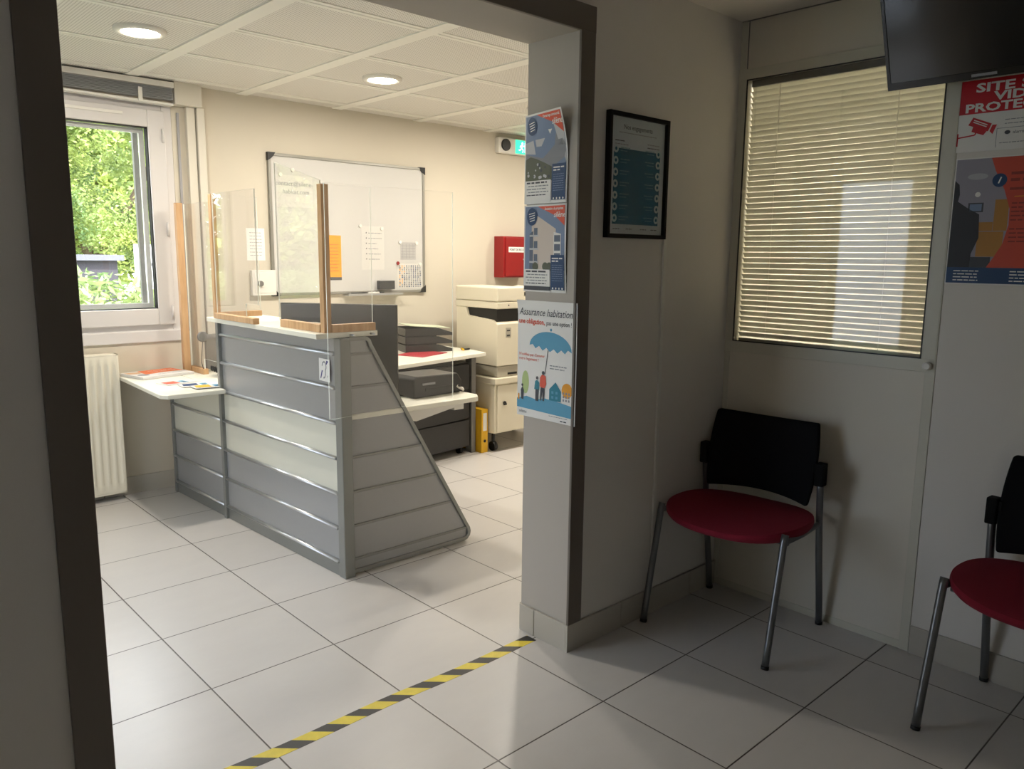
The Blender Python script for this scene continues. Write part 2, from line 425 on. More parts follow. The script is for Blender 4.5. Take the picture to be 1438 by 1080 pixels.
# office behind the glazing
M_off = wall_mat('office_wall', rgb(200, 196, 180))
b = MB(); b.box((4.2, -4.4, 0), (4.3, YO+.12, 2.5)); b.box((XR+.1, -4.5, 0), (4.3, -4.4, 2.5))
struct(b.build('wall_office', M_off))
struct(MB().box((XR+.1, -4.5, 2.5), (4.3, YI, 2.6)).build('ceiling', M_off))

# partition mouldings
def bars(name, L, m, bev=.0015):
    b = MB()
    for a in L: b.box(*a)
    return struct(b.build(name, m, bevel=bev))
x0, x1 = XR-.006, XR+.066
w2 = bpy.data.objects.new('window_2', None); COL.objects.link(w2); w2.location = (XR, (GY0+GY1)/2, GZ0); struct(w2)
b = MB()
b.box((x0, PY0, GZ0-.045), (x1, PY1, GZ0)); b.box((x0, PY0, GZ1), (x1, PY1, GZ1+.04))
b.box((x0, PY0, GZ0), (x1, GY0, GZ1)); b.box((x0, GY1, GZ0), (x1, PY1, GZ1))
part_of(w2, b.build('window_frame', M_part_frame, bevel=.0015))
b = MB()
for a, c in (((x0-.001, GY0, GZ0), (x0+.004, GY0+.004, GZ1)), ((x0-.001, GY1-.004, GZ0), (x0+.004, GY1, GZ1)), ((x0-.001, GY0, GZ0), (x0+.004, GY1, GZ0+.004)), ((x0-.001, GY0, GZ1-.004), (x0+.004, GY1, GZ1))): b.box(a, c)
part_of(w2, b.build('glazing_bead', M_black))
part_of(w2, MB().box((XR+.002, GY0, GZ0), (XR+.006, GY1, GZ1)).build('pane', M_pglass))
bars('trim_6', [((XR-.005, PY0-.003, 0), (XR+.001, PY0+.030, CW))], M_part_frame)
bars('trim_7', [((XR-.003, PY0+.030, 0.0), (XR+.001, GY1+.03, .030))], M_part_frame)
bars('trim_8', [((XR-.003, GY1+.012, .03), (XR+.001, PY1, GZ0-.045)), ((XR-.003, GY1+.012, GZ1+.04), (XR+.001, PY1, CW))], M_part_frame)
bars('trim_9', [((XR-.002, GY1+.002, GZ1+.04), (XR+.001, GY1+.006, CW)), ((XR-.003, PY1+.0, CW-.004), (XR+.001, PY0, CW))], M_mid, 0)
# knob on the partition frame
o = MB().cyl((XR-.018, -3.2, 1.045), (XR-.006, -3.2, 1.045), .015).cyl((XR-.022, -3.2, 1.045), (XR-.018, -3.2, 1.045), .011, .014).build('frame_knob', M_white, bevel=.001)
tag(recentre(o), 'small round white cap at the lower corner of the glazed partition frame', 'knob')
# thin trunking on the pillar wall
o = MB().box((1.068, YO-.009, .103), (1.084, YO, 1.47)).build('cable_trunking', M_white, bevel=.0015)
tag(recentre(o), 'thin white vertical cable trunking on the wall behind the chair', 'trunking')

# venetian blind behind the partition glass
vb = empty('venetian_blind', 'cream venetian blind with closed narrow slats behind the partition glass', 'blind', (XR+.035, (GY0+GY1)/2, GZ0))
M_slat = mat('slat_paint', rgb(196, 194, 178), rough=0.35)
b = MB(); ns = 46; pitch = (GZ1-GZ0-.035)/ns; tl = math.radians(48)
for i in range(ns):
    z = GZ0 + .016 + pitch*(i+.5); w = .0125
    pts = []
    for k in range(5):
        s_ = -1 + k*.5; u = s_*w; bow = .0022*(1-s_*s_)
        pts.append((XR+.035 + u*math.cos(tl) + bow*math.sin(tl), z - u*math.sin(tl) + bow*math.cos(tl)))
    vs = [(x, y, zz) for y in (GY0+.003, GY1-.003) for x, zz in pts]
    b.add(vs, [(k, k+1, 5+k+1, 5+k) for k in range(4)], 0, True)
part_of(vb, b.build('slats', M_slat))
part_of(vb, MB().box((XR+.02, GY0+.002, GZ1-.026), (XR+.05, GY1-.008, GZ1-.001)).build('head_rail', M_mid))
part_of(vb, MB().box((XR+.022, GY0+.003, GZ0+.001), (XR+.048, GY1-.010, GZ0+.012)).build('bottom_rail', M_slat))
for y in (GY0+.16, GY1-.13):
    part_of(vb, MB().cyl((XR+.021, y, GZ0+.01), (XR+.021, y, GZ1-.02), .0009, n=6).build('ladder_cord', M_white))
part_of(vb, MB().cyl((XR+.017, GY1-.03, GZ0+.1), (XR+.017, GY1-.03, GZ1-.02), .002, n=8).build('tilt_wand', M_clear))

# ------------------------------------------------------------------ windows and door of the reception
w1 = bpy.data.objects.new('window_1', None); COL.objects.link(w1); w1.location = ((WX0+WX1)/2, YB, WZ0); struct(w1)
def frame_rect(b, x0, x1, z0, z1, w, y0, y1):
    b.box((x0, y0, z0), (x0+w, y1, z1)); b.box((x1-w, y0, z0), (x1, y1, z1)); b.box((x0+w, y0, z0), (x1-w, y1, z0+w)); b.box((x0+w, y0, z1-w), (x1-w, y1, z1))
b = MB(); frame_rect(b, WX0, WX1, WZ0, WZ1, .055, YB+.0, YB+.09); part_of(w1, b.build('window_frame', M_pvc, bevel=.004))
b = MB(); b.box((WX0-.03, YB-.012, WZ0-.055), (WX1+.02, YB+.01, WZ0+.012)); b.box((WX0-.03, YB-.008, WZ0-.02), (WX1+.02, YB+.01, WZ0-.012)); part_of(w1, b.build('window_sill', M_pvc, bevel=.004))
mxx = -0.33
for sx0, sx1 in ((mxx+.005, WX1-.045), (WX0+.045, mxx-.005)):
    b = MB(); frame_rect(b, sx0, sx1, WZ0+.045, WZ1-.045, .095, YB-.022, YB+.05)
    s = part_of(w1, b.build('sash', M_pvc, bevel=.005))
    b = MB(); frame_rect(b, sx0+.093, sx1-.093, WZ0+.138, WZ1-.138, .007, YB-.012, YB+.03); g_ = b.build('glazing_gasket', M_black)
    part_of(s, g_)
    b = MB(); frame_rect(b, sx0+.1, sx1-.1, WZ0+.145, WZ1-.145, .026, YB+.040, YB+.06); part_of(s, b.build('outer_bead', M_pvc))
    part_of(s, MB().box((sx1-.140, YB+.10, WZ0+.06), (sx1-.114, YB+.13, WZ1-.06)).build('shutter_guide', M_mid))
    part_of(s, MB().box((sx0+.098, YB+.015, WZ0+.14), (sx1-.098, YB+.020, WZ1-.14)).build('pane', M_glass))
for z in (1.02, 1.50, 2.02):
    part_of(w1, MB().cyl((WX1-.062, YB-.03, z), (WX1-.062, YB-.03, z+.075), .007, n=12).build('hinge', M_pvc))
part_of(w1, MB().box((-.30, YB-.030, WZ1-.088), (.13, YB-.018, WZ1-.072)).build('air_vent', M_white, bevel=.002))

# roller shutter / blind box with folded blind
o = MB().box((WX1+.0, YB-.075, 2.235), (WX1+.155, YB, CR)).build('blind_end_box', M_boxing, bevel=.003)
tag(recentre(o), 'cream end box beside the raised window blind under the ceiling', 'box')
rbld = empty('raised_blind', 'raised grey slatted blind bunched at the top of the window', 'blind', ((WX0+WX1)/2, YB-.05, 2.2))
part_of(rbld, MB().box((WX0, YB-.085, 2.318), (WX1-.005, YB-.02, 2.35)).build('head_rail', M_white, bevel=.003))
b = MB()
for i in range(9):
    z = 2.312 - i*.007; b.box((WX0+.01, YB-.080+.002*(i % 3), z-.0012), (WX1-.01, YB-.03, z+.0012))
part_of(rbld, b.build('slats', mat('blind_slat_grey', rgb(176, 178, 180), rough=.4)))
b = MB().prism([(WX0+.01, YB-.078, 2.250), (WX1-.01, YB-.078, 2.235), (WX1-.01, YB-.078, 2.222), (WX0+.01, YB-.078, 2.237)], (0, .05, 0))
part_of(rbld, b.build('bottom_rail', M_white, bevel=.002))
part_of(rbld, MB().box((.20, YB-.088, 2.225), (.222, YB-.078, 2.30)).build('cord_lock', M_white, bevel=.002))
# boxed pipe beside the window
b = MB().box((.475, YB-.035, .12), (.525, YB, 2.235)).box((.53, YB-.05, .12), (.575, YB, 2.235))
o = b.build('pipe_boxing', M_boxing, bevel=.003); tag(recentre(o), 'tall cream pipe boxing running up the wall right of the window', 'pipe boxing')
o = MB().box((WX1+.028, YB-.010, WZ0), (WX1+.042, YB, 2.2)).build('blind_side_rail', mat('rail_grey', rgb(158, 156, 158), rough=.4), bevel=.002)
tag(recentre(o), 'narrow grey guide rail at the right edge of the window', 'guide rail')

d1 = bpy.data.objects.new('door_1', None); COL.objects.link(d1); d1.location = (XL-.05, (DY0+DY1)/2, 0); struct(d1)
M_dframe = mat('door_frame_grey', rgb(190, 194, 198), rough=0.35)
b = MB()
for y0_, y1_ in ((DY0, DY0+.06), (DY1-.06, DY1)): b.box((XL-.12, y0_, 0), (XL-.02, y1_, DZ))
b.box((XL-.12, DY0+.06, DZ-.06), (XL-.02, DY1-.06, DZ)); part_of(d1, b.build('door_frame', M_dframe, bevel=.003))
b = MB(); y0_, y1_ = DY0+.062, DY1-.062
b.box((XL-.09, y0_, .01), (XL-.04, y0_+.08, DZ-.064)); b.box((XL-.09, y1_-.08, .01), (XL-.04, y1_, DZ-.064)); b.box((XL-.09, y0_+.08, .01), (XL-.04, y1_-.08, .16)); b.box((XL-.09, y0_+.08, DZ-.15), (XL-.04, y1_-.08, DZ-.064))
dl = part_of(d1, b.build('door_leaf', M_dframe, bevel=.003))
part_of(dl, MB().box((XL-.067, y0_+.079, .159), (XL-.062, y1_-.079, DZ-.149)).build('pane', M_dglass))
part_of(dl, MB().cyl((XL-.0, y0_+.04, .9), (XL-.0, y0_+.04, 1.2), .012).cyl((XL-.04, y0_+.04, .93), (XL, y0_+.04, .93), .008).cyl((XL-.04, y0_+.04, 1.17), (XL, y0_+.04, 1.17), .008).build('door_handle', M_alu))

# ------------------------------------------------------------------ ceiling downlights
M_led = mat('led_diffuser', rgb(255, 240, 215), emit=(1.0, 0.90, 0.74, 1), estr=30.0)
LAMPS = [(-.085, -.425), (1.19, -.385), (2.42, -.40), (3.6, -.40)]
for i, (x, y) in enumerate(LAMPS):
    lab = ['round recessed ceiling light nearest the window', 'round recessed ceiling light above the whiteboard wall, right of the first',
           'round recessed ceiling light hidden behind the pillar', 'round recessed ceiling light at the far right end of the reception ceiling'][i]
    t = empty('ceiling_light', lab, 'light', (x, y, CR-.012), group='recessed ceiling lights')
    b = MB(); n = 40
    prof = [(.078, .004), (.080, -.004), (.098, -.006), (.108, .002), (.108, .012)]
    vs = [(r*math.cos(2*PI*k/n), r*math.sin(2*PI*k/n), z) for r, z in prof for k in range(n)]
    b.add(vs, [(a*n+k, a*n+(k+1) % n, (a+1)*n+(k+1) % n, (a+1)*n+k) for a in range(len(prof)-1) for k in range(n)], 0, True)
    b.build('trim_ring', M_white, t)
    MB().cyl((0, 0, -.001), (0, 0, .006), .079, n=40).build('diffuser', M_led, t)
    l = bpy.data.lights.new('downlight', 'AREA'); l.shape = 'DISK'; l.size = .15; l.energy = (13, 14, 15, 10)[i]; l.color = (1.0, .925, .81)
    lo = bpy.data.objects.new('downlight', l); COL.objects.link(lo); lo.location = (x, y, CR-.022)
# office lamp
t = empty('ceiling_light', 'square ceiling light of the office behind the blind', 'light', (2.6, -2.95, 2.49), group='office ceiling light')
MB().box((-.3, -.3, -.02), (.3, .3, .008)).build('diffuser', M_led, t)
l = bpy.data.lights.new('office_lamp', 'AREA'); l.size = .55; l.energy = 13.5; l.color = (1.0, .985, .90)
lo = bpy.data.objects.new('office_lamp', l); COL.objects.link(lo); lo.location = (2.6, -2.95, 2.46)

# ------------------------------------------------------------------ radiator
t = empty('radiator', 'cream panel radiator standing under the window beside the low desk', 'radiator', (-.45, YB-.07, 0))
b = MB(); x0r, x1r, z0r, z1r = -.95, 0.0, .04, .84; fy = .502
nf = 24; vs = []
def fl(u):
    q = (u*nf) % 1; e = min(q, 1-q)*2
    return .008*max(0, min(1, (e-.35)*4))
N = nf*8
for i in range(N+1):
    u = i/N; x = x0r+.012 + (x1r-x0r-.024)*u; d = fl(u)
    for z, k in ((z0r+.012, 0), (z0r+.05, 0), (z0r+.065, 1), (z1r-.065, 1), (z1r-.05, 0), (z1r-.008, 0)): vs.append((x, fy + d*k, z))
b.add(vs, [(i*6+j, (i+1)*6+j, (i+1)*6+j+1, i*6+j+1) for i in range(N) for j in range(5)], 0, True)
b.box((x0r, fy+.0, z0r), (x0r+.012, YB-.02, z1r)); b.box((x1r-.012, fy+.0, z0r), (x1r, YB-.02, z1r))
b.box((x0r, fy+.0, z1r-.008), (x1r, YB-.02, z1r)); b.box((x0r, fy, z0r), (x1r, fy+.02, z0r+.012)); b.box((x0r+.01, fy+.06, z0r+.01), (x1r-.01, YB-.022, z1r-.01))
part_of(t, b.build('panel', M_rad, bevel=.002))
for xx in (.15, .25): part_of(t, MB().cyl((x0r+xx, YB-.06, 0), (x0r+xx, YB-.06, z0r+.02), .009).build('pipe', M_white))

# ------------------------------------------------------------------ reception counter
CXb = .347; k_ = -.0416
def F(t, off=0.0): return (CXb + k_*t - off, -1.29 + t)     # along the front, near -> far, off = towards the viewer
rc = empty('reception_counter', 'silver and cream reception counter with aluminium rails and sloping side panel', 'counter', (.5, -.6, 0))
def fbox(t0, t1, z0, z1, o0, o1, b):
    P = [F(t0, o0), F(t1, o0), F(t1, o1), F(t0, o1)]; b.prism([(x, y, z0) for x, y in P], (0, 0, z1-z0)); return b
rz = [.068, .222, .378, .535, .690, .842, .988]
TM, TF = 1.098, 1.74
for sec, (t0, t1) in enumerate(((.02, TM-.012), (TM+.012, TF))):
    tops = [0.0] + rz + [1.056] if sec == 0 else [0.0] + rz[:5]
    for i in range(len(tops)-1):
        z0, z1 = tops[i], tops[i+1]
        if z1 <= z0: continue
        cream = abs(z0-.378) < .01 or abs(z0-.535) < .01
        base = z0 == 0
        part_of(rc, fbox(t0, t1, z0+.001, z1-.001, -.015, .004 if not base else .008, MB()).build('front_panel' if not base else 'plinth', M_panel_cream if cream else (M_panel_grey if not base else M_post)))
    for z in (rz if sec == 0 else rz[:4]):
        b = MB(); p = Vector(F(t0, .009) + (z,)); q = Vector(F(t1, .009) + (z,))
        n = 10; prof = [(.0105*math.cos(a)*1.0, .0085*math.sin(a)) for a in [PI*2*i/n for i in range(n)]]
        vs = [e + Vector((-px_, 0, pz_)) for e in (p, q) for px_, pz_ in prof]
        b.add(vs, [(i, (i+1) % n, n+(i+1) % n, n+i) for i in range(n)] + [tuple(range(n)), tuple(range(2*n-1, n-1, -1))], 0, True)
        part_of(rc, b.build('front_rail', M_alu))
fb = lambda t0, t1, z0, z1, o0, o1, m, nm: part_of(rc, fbox(t0, t1, z0, z1, o0, o1, MB()).build(nm, m, bevel=.003))
fb(TM-.014, TM+.014, 0, 1.056, -.02, .022, M_post, 'post')
fb(TF, TF+.022, 0, .70, -.02, .018, M_post, 'post')
# corner post
b = MB().box((.334, -1.325, 0), (.386, -1.272, 1.056)); part_of(rc, b.build('post', M_post, bevel=.004, seg=3))
# side panels between rails, sloping right edge
def sx(z): return 1.047 - (z-.06)*(1.047-.475)/(1.05-.06)
szs = [.02, .072, .226, .380, .535, .706, .842, .984, 1.050]
for a, c in zip(szs, szs[1:]):
    if c == .706: c_ = .700
    else: c_ = c
    x_a = min(sx(a), 1.035)
    b = MB().prism([(.387, -1.300, a), (x_a-.006, -1.300, a), (sx(c_)-.006, -1.300, c_), (.387, -1.300, c_)], (0, .012, 0))
    part_of(rc, b.build('side_panel', M_panel_grey))
for z in (.072, .226, .380, .535, .842, .984):
    part_of(rc, MB().box((.387, -1.307, z-.006), (sx(z)-.004, -1.297, z+.006)).build('side_rail', M_post, bevel=.002))
pts = [(.386, -1.300, .018), (1.012, -1.300, .018), (1.03, -1.300, .022), (1.043, -1.300, .034), (1.047, -1.300, .052), (1.042, -1.300, .070)]
pts += [(sx(z), -1.300, z) for z in (.1, .4, .7, .95, 1.02)] + [(.486, -1.300, 1.038), (.474, -1.300, 1.048), (.455, -1.300, 1.05), (.386, -1.300, 1.05)]
b = MB()
prof = [(-.009, -.012), (.009, -.012), (.009, .014), (-.009, .014)]
P = [Vector(p) for p in pts]; vs = []
for i, p in enumerate(P):
    d = (P[min(i+1, len(P)-1)]-P[max(i-1, 0)]).normalized(); n_ = Vector((d.z, 0, -d.x))
    for a, c in prof: vs.append(p + n_*a + Vector((0, c, 0)))
b.add(vs, [(i*4+j, i*4+(j+1) % 4, (i+1)*4+(j+1) % 4, (i+1)*4+j) for i in range(len(P)-1) for j in range(4)] + [(0, 1, 2, 3), tuple(len(vs)-4+j for j in (3, 2, 1, 0))])
part_of(rc, b.build('side_frame', M_post, bevel=.002))
# upper counter top
o = part_of(rc, MB().box((.238, -1.302, 1.058), (.535, -.175, 1.080)).build('counter_top', M_top, bevel=.0025))
# inner worktop that sticks out through the side
def rounded(pts, r, n=5):
    out = []
    for i, p in enumerate(pts):
        p = Vector(p); a = (Vector(pts[i-1])-p).normalized(); c = (Vector(pts[(i+1) % len(pts)])-p).normalized()
        for k in range(n+1):
            t_ = k/n; out.append(tuple((p + a*r*(1-t_)**2 + c*r*t_**2)))
    return out
wt = [(.388, -1.306, .700), (1.105, -1.306, .700), (1.145, -1.25, .700), (1.13, -1.02, .700), (1.02, -.85, .700), (1.00, -.20, .700), (.375, -.20, .700)]
part_of(rc, MB().prism(wt, (0, 0, .024)).build('worktop', M_top, bevel=.004))
b = MB().prism([(.70, -1.27, .699), (1.04, -1.27, .699), (1.02, -1.27, .684), (.76, -1.27, .640), (.70, -1.27, .655)], (0, .012, 0))
b.box((1.0, -1.25, .66), (1.06, -1.0, .699)); part_of(rc, b.build('bracket', M_white, bevel=.002))
# low desk at the left
lo_ = [(-.025, -.245, .690), (.0, -.265, .690), (.33, -.265, .690), (.72, -.265, .690), (.72, .585, .690), (.005, .585, .690)]
wd = empty('low_desk', 'white low transaction desk by the radiator, at the left end of the counter', 'desk', (.3, .15, 0))
part_of(wd, MB().prism([(-.03, -.22, .688), (-.005, -.26, .688), (.284, -.265, .688), (.2865, .588, .688), (.008, .588, .688)], (0, 0, .022)).build('desk_top', M_top, bevel=.004))
part_of(wd, MB().box((.29, -.16, .688), (.80, .546, .710)).build('desk_top', M_top, bevel=.003))
part_of(wd, MB().cyl((.70, 0, 0), (.70, 0, .69), .02).build('leg', M_alu))
part_of(wd, MB().cyl((.70, .5, 0), (.70, .5, .69), .02).build('leg', M_alu))

# hearing-loop sticker
M_purple = mat('sticker_violet', rgb(66, 62, 128), rough=.5)
S = Sheet(.098, .098, M_paper, th=.0005)
S.line([(.030, .066), (.036, .080), (.050, .086), (.064, .078), (.067, .062), (.060, .048), (.060, .036), (.054, .018), (.040, .014)], .007, M_printg, 2)
S.poly([(.066, .070), (.088, .090), (.070, .092)], M_purple, 2); S.poly([(.010, .008), (.020, .012), (.036, .046), (.026, .046)], M_purple, 2)
S.line([(.078, .02), (.078, .028)], .004, M_printg, 2)
o = S.build('hearing_loop_sticker', (CXb+k_*.148-.0045, -1.142, .862), (-k_*-1, -1, 0), (0, 0, 1))
tag(o, 'small white sticker with a violet ear symbol on the counter front', 'sticker')

# ------------------------------------------------------------------ protective screens
def clear_panel(root, P, vec, th, nm='clear_panel'):
    """P: outline, vec: thickness vector; faces clear, rim pale"""
    vec = tuple(Vector(vec)*1.7); b = MB(); b.prism(P, vec); b.mi = [0, 0] + [1]*(len(P))
    return part_of(root, b.build(nm, [M_clear, M_edge]))
W_ = .030
def wbox(root, a, b_, nm): return part_of(root, MB().box(a, b_).build(nm, M_wood, bevel=.0015))
sa = empty('protective_screen', 'clear screen with a tall wooden post at the near corner of the counter top', 'screen', (.32, -1.26, 1.08), group=None)
wbox(sa, (.283, -1.292, 1.0805), (.317, -1.259, 1.683), 'post')
wbox(sa, (.280, -1.258, 1.0805), (.310, -.905, 1.114), 'foot')
wbox(sa, (.318, -1.298, 1.0805), (.528, -1.268, 1.114), 'foot')
clear_panel(sa, [(.297, -1.258, 1.108), (.297, -.865, 1.108), (.297, -.865, 1.80), (.297, -1.258, 1.70)], (.003, 0, 0), .003)
clear_panel(sa, [(.318, -1.284, 1.108), (.522, -1.284, 1.108), (.522, -1.284, 1.683), (.318, -1.284, 1.683)], (0, .003, 0), .003)
sd = empty('side_screen', 'large clear hanging sheet at the side end of the counter', 'screen', (.6, -1.33, .73))
clear_panel(sd, [(.274, -1.334, .722), (.926, -1.334, .745), (.926, -1.334, 1.685), (.274, -1.334, 1.685)], (0, .003, 0), .003)
for xx in (.40, .50): part_of(sd, MB().cyl((xx, -1.331, 1.068), (xx, -1.303, 1.068), .005, n=10).build('fixing', M_alu))
sb = empty('protective_screen', 'clear screen with a slim wooden post at the far end of the counter top', 'screen', (.26, -.25, 1.08))
wbox(sb, (.240, -.290, 1.0805), (.268, -.262, 1.690), 'post')
wbox(sb, (.232, -.735, 1.0805), (.262, -.291, 1.108), 'foot')
wbox(sb, (.269, -.262, 1.0805), (.500, -.234, 1.108), 'foot')
clear_panel(sb, [(.247, -.291, 1.106), (.247, -.63, 1.106), (.247, -.63, 1.17), (.247, -.76, 1.17), (.247, -.76, 1.69), (.247, -.291, 1.69)], (.003, 0, 0), .003)
clear_panel(sb, [(.269, -.247, 1.106), (.50, -.247, 1.106), (.50, -.247, 1.69), (.269, -.247, 1.69)], (0, .003, 0), .003)
sc_ = empty('protective_screen', 'clear screen with a wooden post standing on the low desk by the window wall', 'screen', (.40, .5, .71))
wbox(sc_, (.352, .475, .7105), (.390, .507, 1.684), 'post')
wbox(sc_, (.392, .30, .7105), (.424, .505, .742), 'foot')
clear_panel(sc_, [(.405, .31, .742), (.405, .505, .742), (.405, .505, 1.68), (.405, .12, 1.68), (.405, .12, .80), (.405, .31, .80)], (.003, 0, 0), .003)

# leaflets and devices on the low desk
M_ochre2 = mat('leaflet_sand', rgb(206, 168, 132), rough=.5); M_leaflet = mat('leaflet_paper', rgb(214, 212, 210), rough=.5); M_lorange = mat('leaflet_orange', rgb(222, 112, 62), rough=.5)
S = Sheet(.31, .24, M_leaflet, th=.014)
S.poly([(.07, .09), (.18, .11), (.305, .10), (.305, .235), (.10, .235)], M_lorange, 1); S.scribble(.14, .15, .15, .014, M_leaflet, 2, 5); S.scribble(.14, .19, .15, .014, M_leaflet, 2, 8); S.disc(.05, .08, .032, M_printg, 1); S.poly([(.01, .15), (.07, .14), (.09, .2), (.01, .22)], M_ochre2, 1)
S.scribble(.12, .05, .15, .010, M_printg, 2, 3)
a_ = math.radians(12)
o = S.build('brochure_stack', (.06, .30, .7115), (math.cos(a_), math.sin(a_), 0), (-math.sin(a_), math.cos(a_), 0)); tag(o, 'orange and white brochure stack lying by the wooden post on the low desk', 'brochures')
for i, (x, y, r, c, lab) in enumerate([(.10, .03, 14, M_coral, 'leaflet with a coral patch lying on the low desk'), (.13, -.09, -6, M_navy, 'white and blue leaflet lying nearest the desk front'), (.16, -.19, -4, M_yellow, 'leaflet with a yellow corner at the very edge of the low desk')]):
    S = Sheet(.15 if i == 2 else .19, .11, M_leaflet, th=.0015)
    S.poly([(.012, .03), (.085, .015), (.095, .10), (.02, .10)], c, 1); S.rect(.105, .02, .14, .09, M_blue, 1); S.rect(.112, .03, .130, .06, M_navy, 2); S.scribble(.02, .015, .07, .006, M_printg, 2, i)
    a_ = math.radians(r); z = .7115 + .002*i
    o = S.build('leaflet', (x, y, z), (math.cos(a_), math.sin(a_), 0), (-math.sin(a_), math.cos(a_), 0)); tag(o, lab, 'leaflet', 'leaflets on the low desk')
ph = empty('desk_phone', 'black desk phone with curly cord behind the counter front post', 'phone', (.54, .15, .71), rz=-.3)
MB().prism([(-.09, -.08, 0), (.09, -.08, 0), (.09, -.08, .07), (-.09, -.08, .03)], (0, .17, 0)).build('base', M_black, ph, bevel=.004)
MB().tube([(-.08, -.05, .075), (-.085, -.03, .095), (-.08, .02, .10), (-.075, .06, .09)], .018, n=12).build('handset', M_black, ph)
cp = []
for i in range(90):
    t_ = i/89; cp.append((-.10 - .05*math.sin(t_*PI), -.06 + .12*t_, .03 + .010*math.sin(t_*70) + .02*math.sin(t_*PI)))
MB().tube(cp, .004, n=6).build('cord', M_black, ph)
# small grey screen + disc on the left
im = empty('intercom_screen', 'small grey screen with a round speaker on the low desk behind the counter', 'screen', (.56, .37, .71), rz=.15)
MB().box((-.125, 0, .022), (.10, .02, .225)).build('display', M_mid, im, bevel=.004)
MB().cyl((-.01, .022, .008), (-.01, .03, .12), .012).cyl((-.01, .01, 0), (-.01, .01, .012), .06).build('stand', M_mid, im)
MB().cyl((-.148, -.016, .215), (-.148, .004, .215), .030).cyl((-.150, -.004, .215), (-.120, .008, .215), .008).build('speaker', M_mid, im, bevel=.003)
MB().tube([(-.148, -.004, .188), (-.158, -.01, .13), (-.170, -.02, .07), (-.160, -.03, .006)], .002, n=6).build('cable', M_dark, im)

# ------------------------------------------------------------------ monitor on the inner worktop
mo = empty('computer_monitor', 'large dark flat computer monitor seen from behind on the counter worktop', 'monitor', (.61, -.86, .724))
p0 = Vector((.42, -.63, 0)); p1 = Vector((.785, -1.085, 0)); dm = (p1-p0).normalized(); nm_ = Vector((-dm.y, dm.x, 0)) * -1
nm_ = Vector((dm.y, -dm.x, 0))   # towards the camera side
if nm_.dot(Vector((-1.35, -4.2, 0))-p0) < 0: nm_ = -nm_
M_mon = mat('monitor_shell', rgb(64, 63, 61), rough=.5, noise=.03, nscale=30)
pz = lambda p, z, o=0.0: (p.x + nm_.x*o, p.y + nm_.y*o, z)
b = MB().prism([pz(p0, .745), pz(p1, .745), pz(p1, 1.17), pz(p0, 1.17)], tuple(-nm_*.018)); part_of(mo, b.build('display', M_mon, bevel=.004))
b = MB().prism([pz(p0+dm*.006, .752, -.0185), pz(p1-dm*.006, .752, -.0185), pz(p1-dm*.006, 1.163, -.0185), pz(p0+dm*.006, 1.163, -.0185)], tuple(-nm_*.001)); part_of(mo, b.build('screen', M_black))
c_ = (p0+p1)/2
b = MB().prism([pz(c_-dm*.08, .724, .02), pz(c_+dm*.08, .724, .02), pz(c_+dm*.08, .724, -.12), pz(c_-dm*.08, .724, -.12)], (0, 0, .008))
b.prism([pz(c_-dm*.025, .73, .015), pz(c_+dm*.025, .73, .015), pz(c_+dm*.025, .95, .015), pz(c_-dm*.025, .95, .015)], tuple(-nm_*.014))
part_of(mo, b.build('stand', M_dark, bevel=.002))

# black printer on the worktop with a clear cover
pr = empty('desktop_printer', 'low black desktop printer with white cables on the counter worktop', 'printer', (.965, -1.07, .724), rz=.06)
MB().prism([(-.15, -.09, 0), (.15, -.09, 0), (.16, -.09, .06), (.13, -.09, .10), (-.13, -.09, .105), (-.15, -.09, .09)], (0, .20, 0)).build('body', mat('printer_black', rgb(34, 34, 35), rough=.35), pr, bevel=.008, seg=3)
MB().box((-.08, -.092, .03), (.09, -.088, .045)).build('paper_slot', M_black, pr)
MB().box((-.10, -.094, .060), (-.02, -.089, .070)).build('badge', M_printg, pr)
cb = [(.17, -.02, .012), (.19, -.05, .04), (.165, -.09, .055), (.14, -.10, .03), (.175, -.11, .012), (.21, -.06, .010), (.19, .02, .014)]
tag(MB().tube([(.955+x, -1.05+y, .724+z) for x, y, z in cb], .006, n=8).build('cable_bundle', M_white), 'white cable bundle curled beside the black desktop printer', 'cable')

# ------------------------------------------------------------------ back desk with its load
bd = empty('back_desk', 'white back desk along the whiteboard wall with grey legs', 'desk', (1.6, .2, 0))
part_of(bd, MB().prism([(.86, -.30, .712), (1.43, -.225, .712), (2.235, -.06, .712), (2.262, .10, .712), (2.262, .58, .712), (.86, .58, .712)], (0, 0, .025)).build('desk_top', M_top, bevel=.003))
part_of(bd, MB().box((2.195, .05, 0), (2.235, .12, .712)).build('leg', M_mid, bevel=.003))
part_of(bd, MB().box((2.20, .50, 0), (2.235, .55, .712)).build('leg', M_mid, bevel=.003))
part_of(bd, MB().box((.90, .0, 0), (.94, .06, .712)).build('leg', M_mid, bevel=.003))
part_of(bd, MB().box((1.0, .53, .35), (2.19, .545, .70)).build('modesty_panel', M_mid))
pd = empty('drawer_pedestal', 'black drawer pedestal standing under the back desk', 'drawers', (1.9, .25, 0), rz=.12)
MB().box((-.30, -.22, .05), (.25, .26, .66)).build('body', M_black, pd, bevel=.003)
for i in range(3): MB().box((-.296, -.235, .06+.2*i), (.246, -.221, .25+.2*i)).build('drawer', mat('drawer_black', rgb(40, 40, 40), rough=.4), pd, bevel=.003)
for x, y in ((-.25, -.18), (.2, -.18), (-.25, .2), (.2, .2)): MB().cyl((x-.015, y, .025), (x+.015, y, .025), .025).build('castor', M_black, pd)
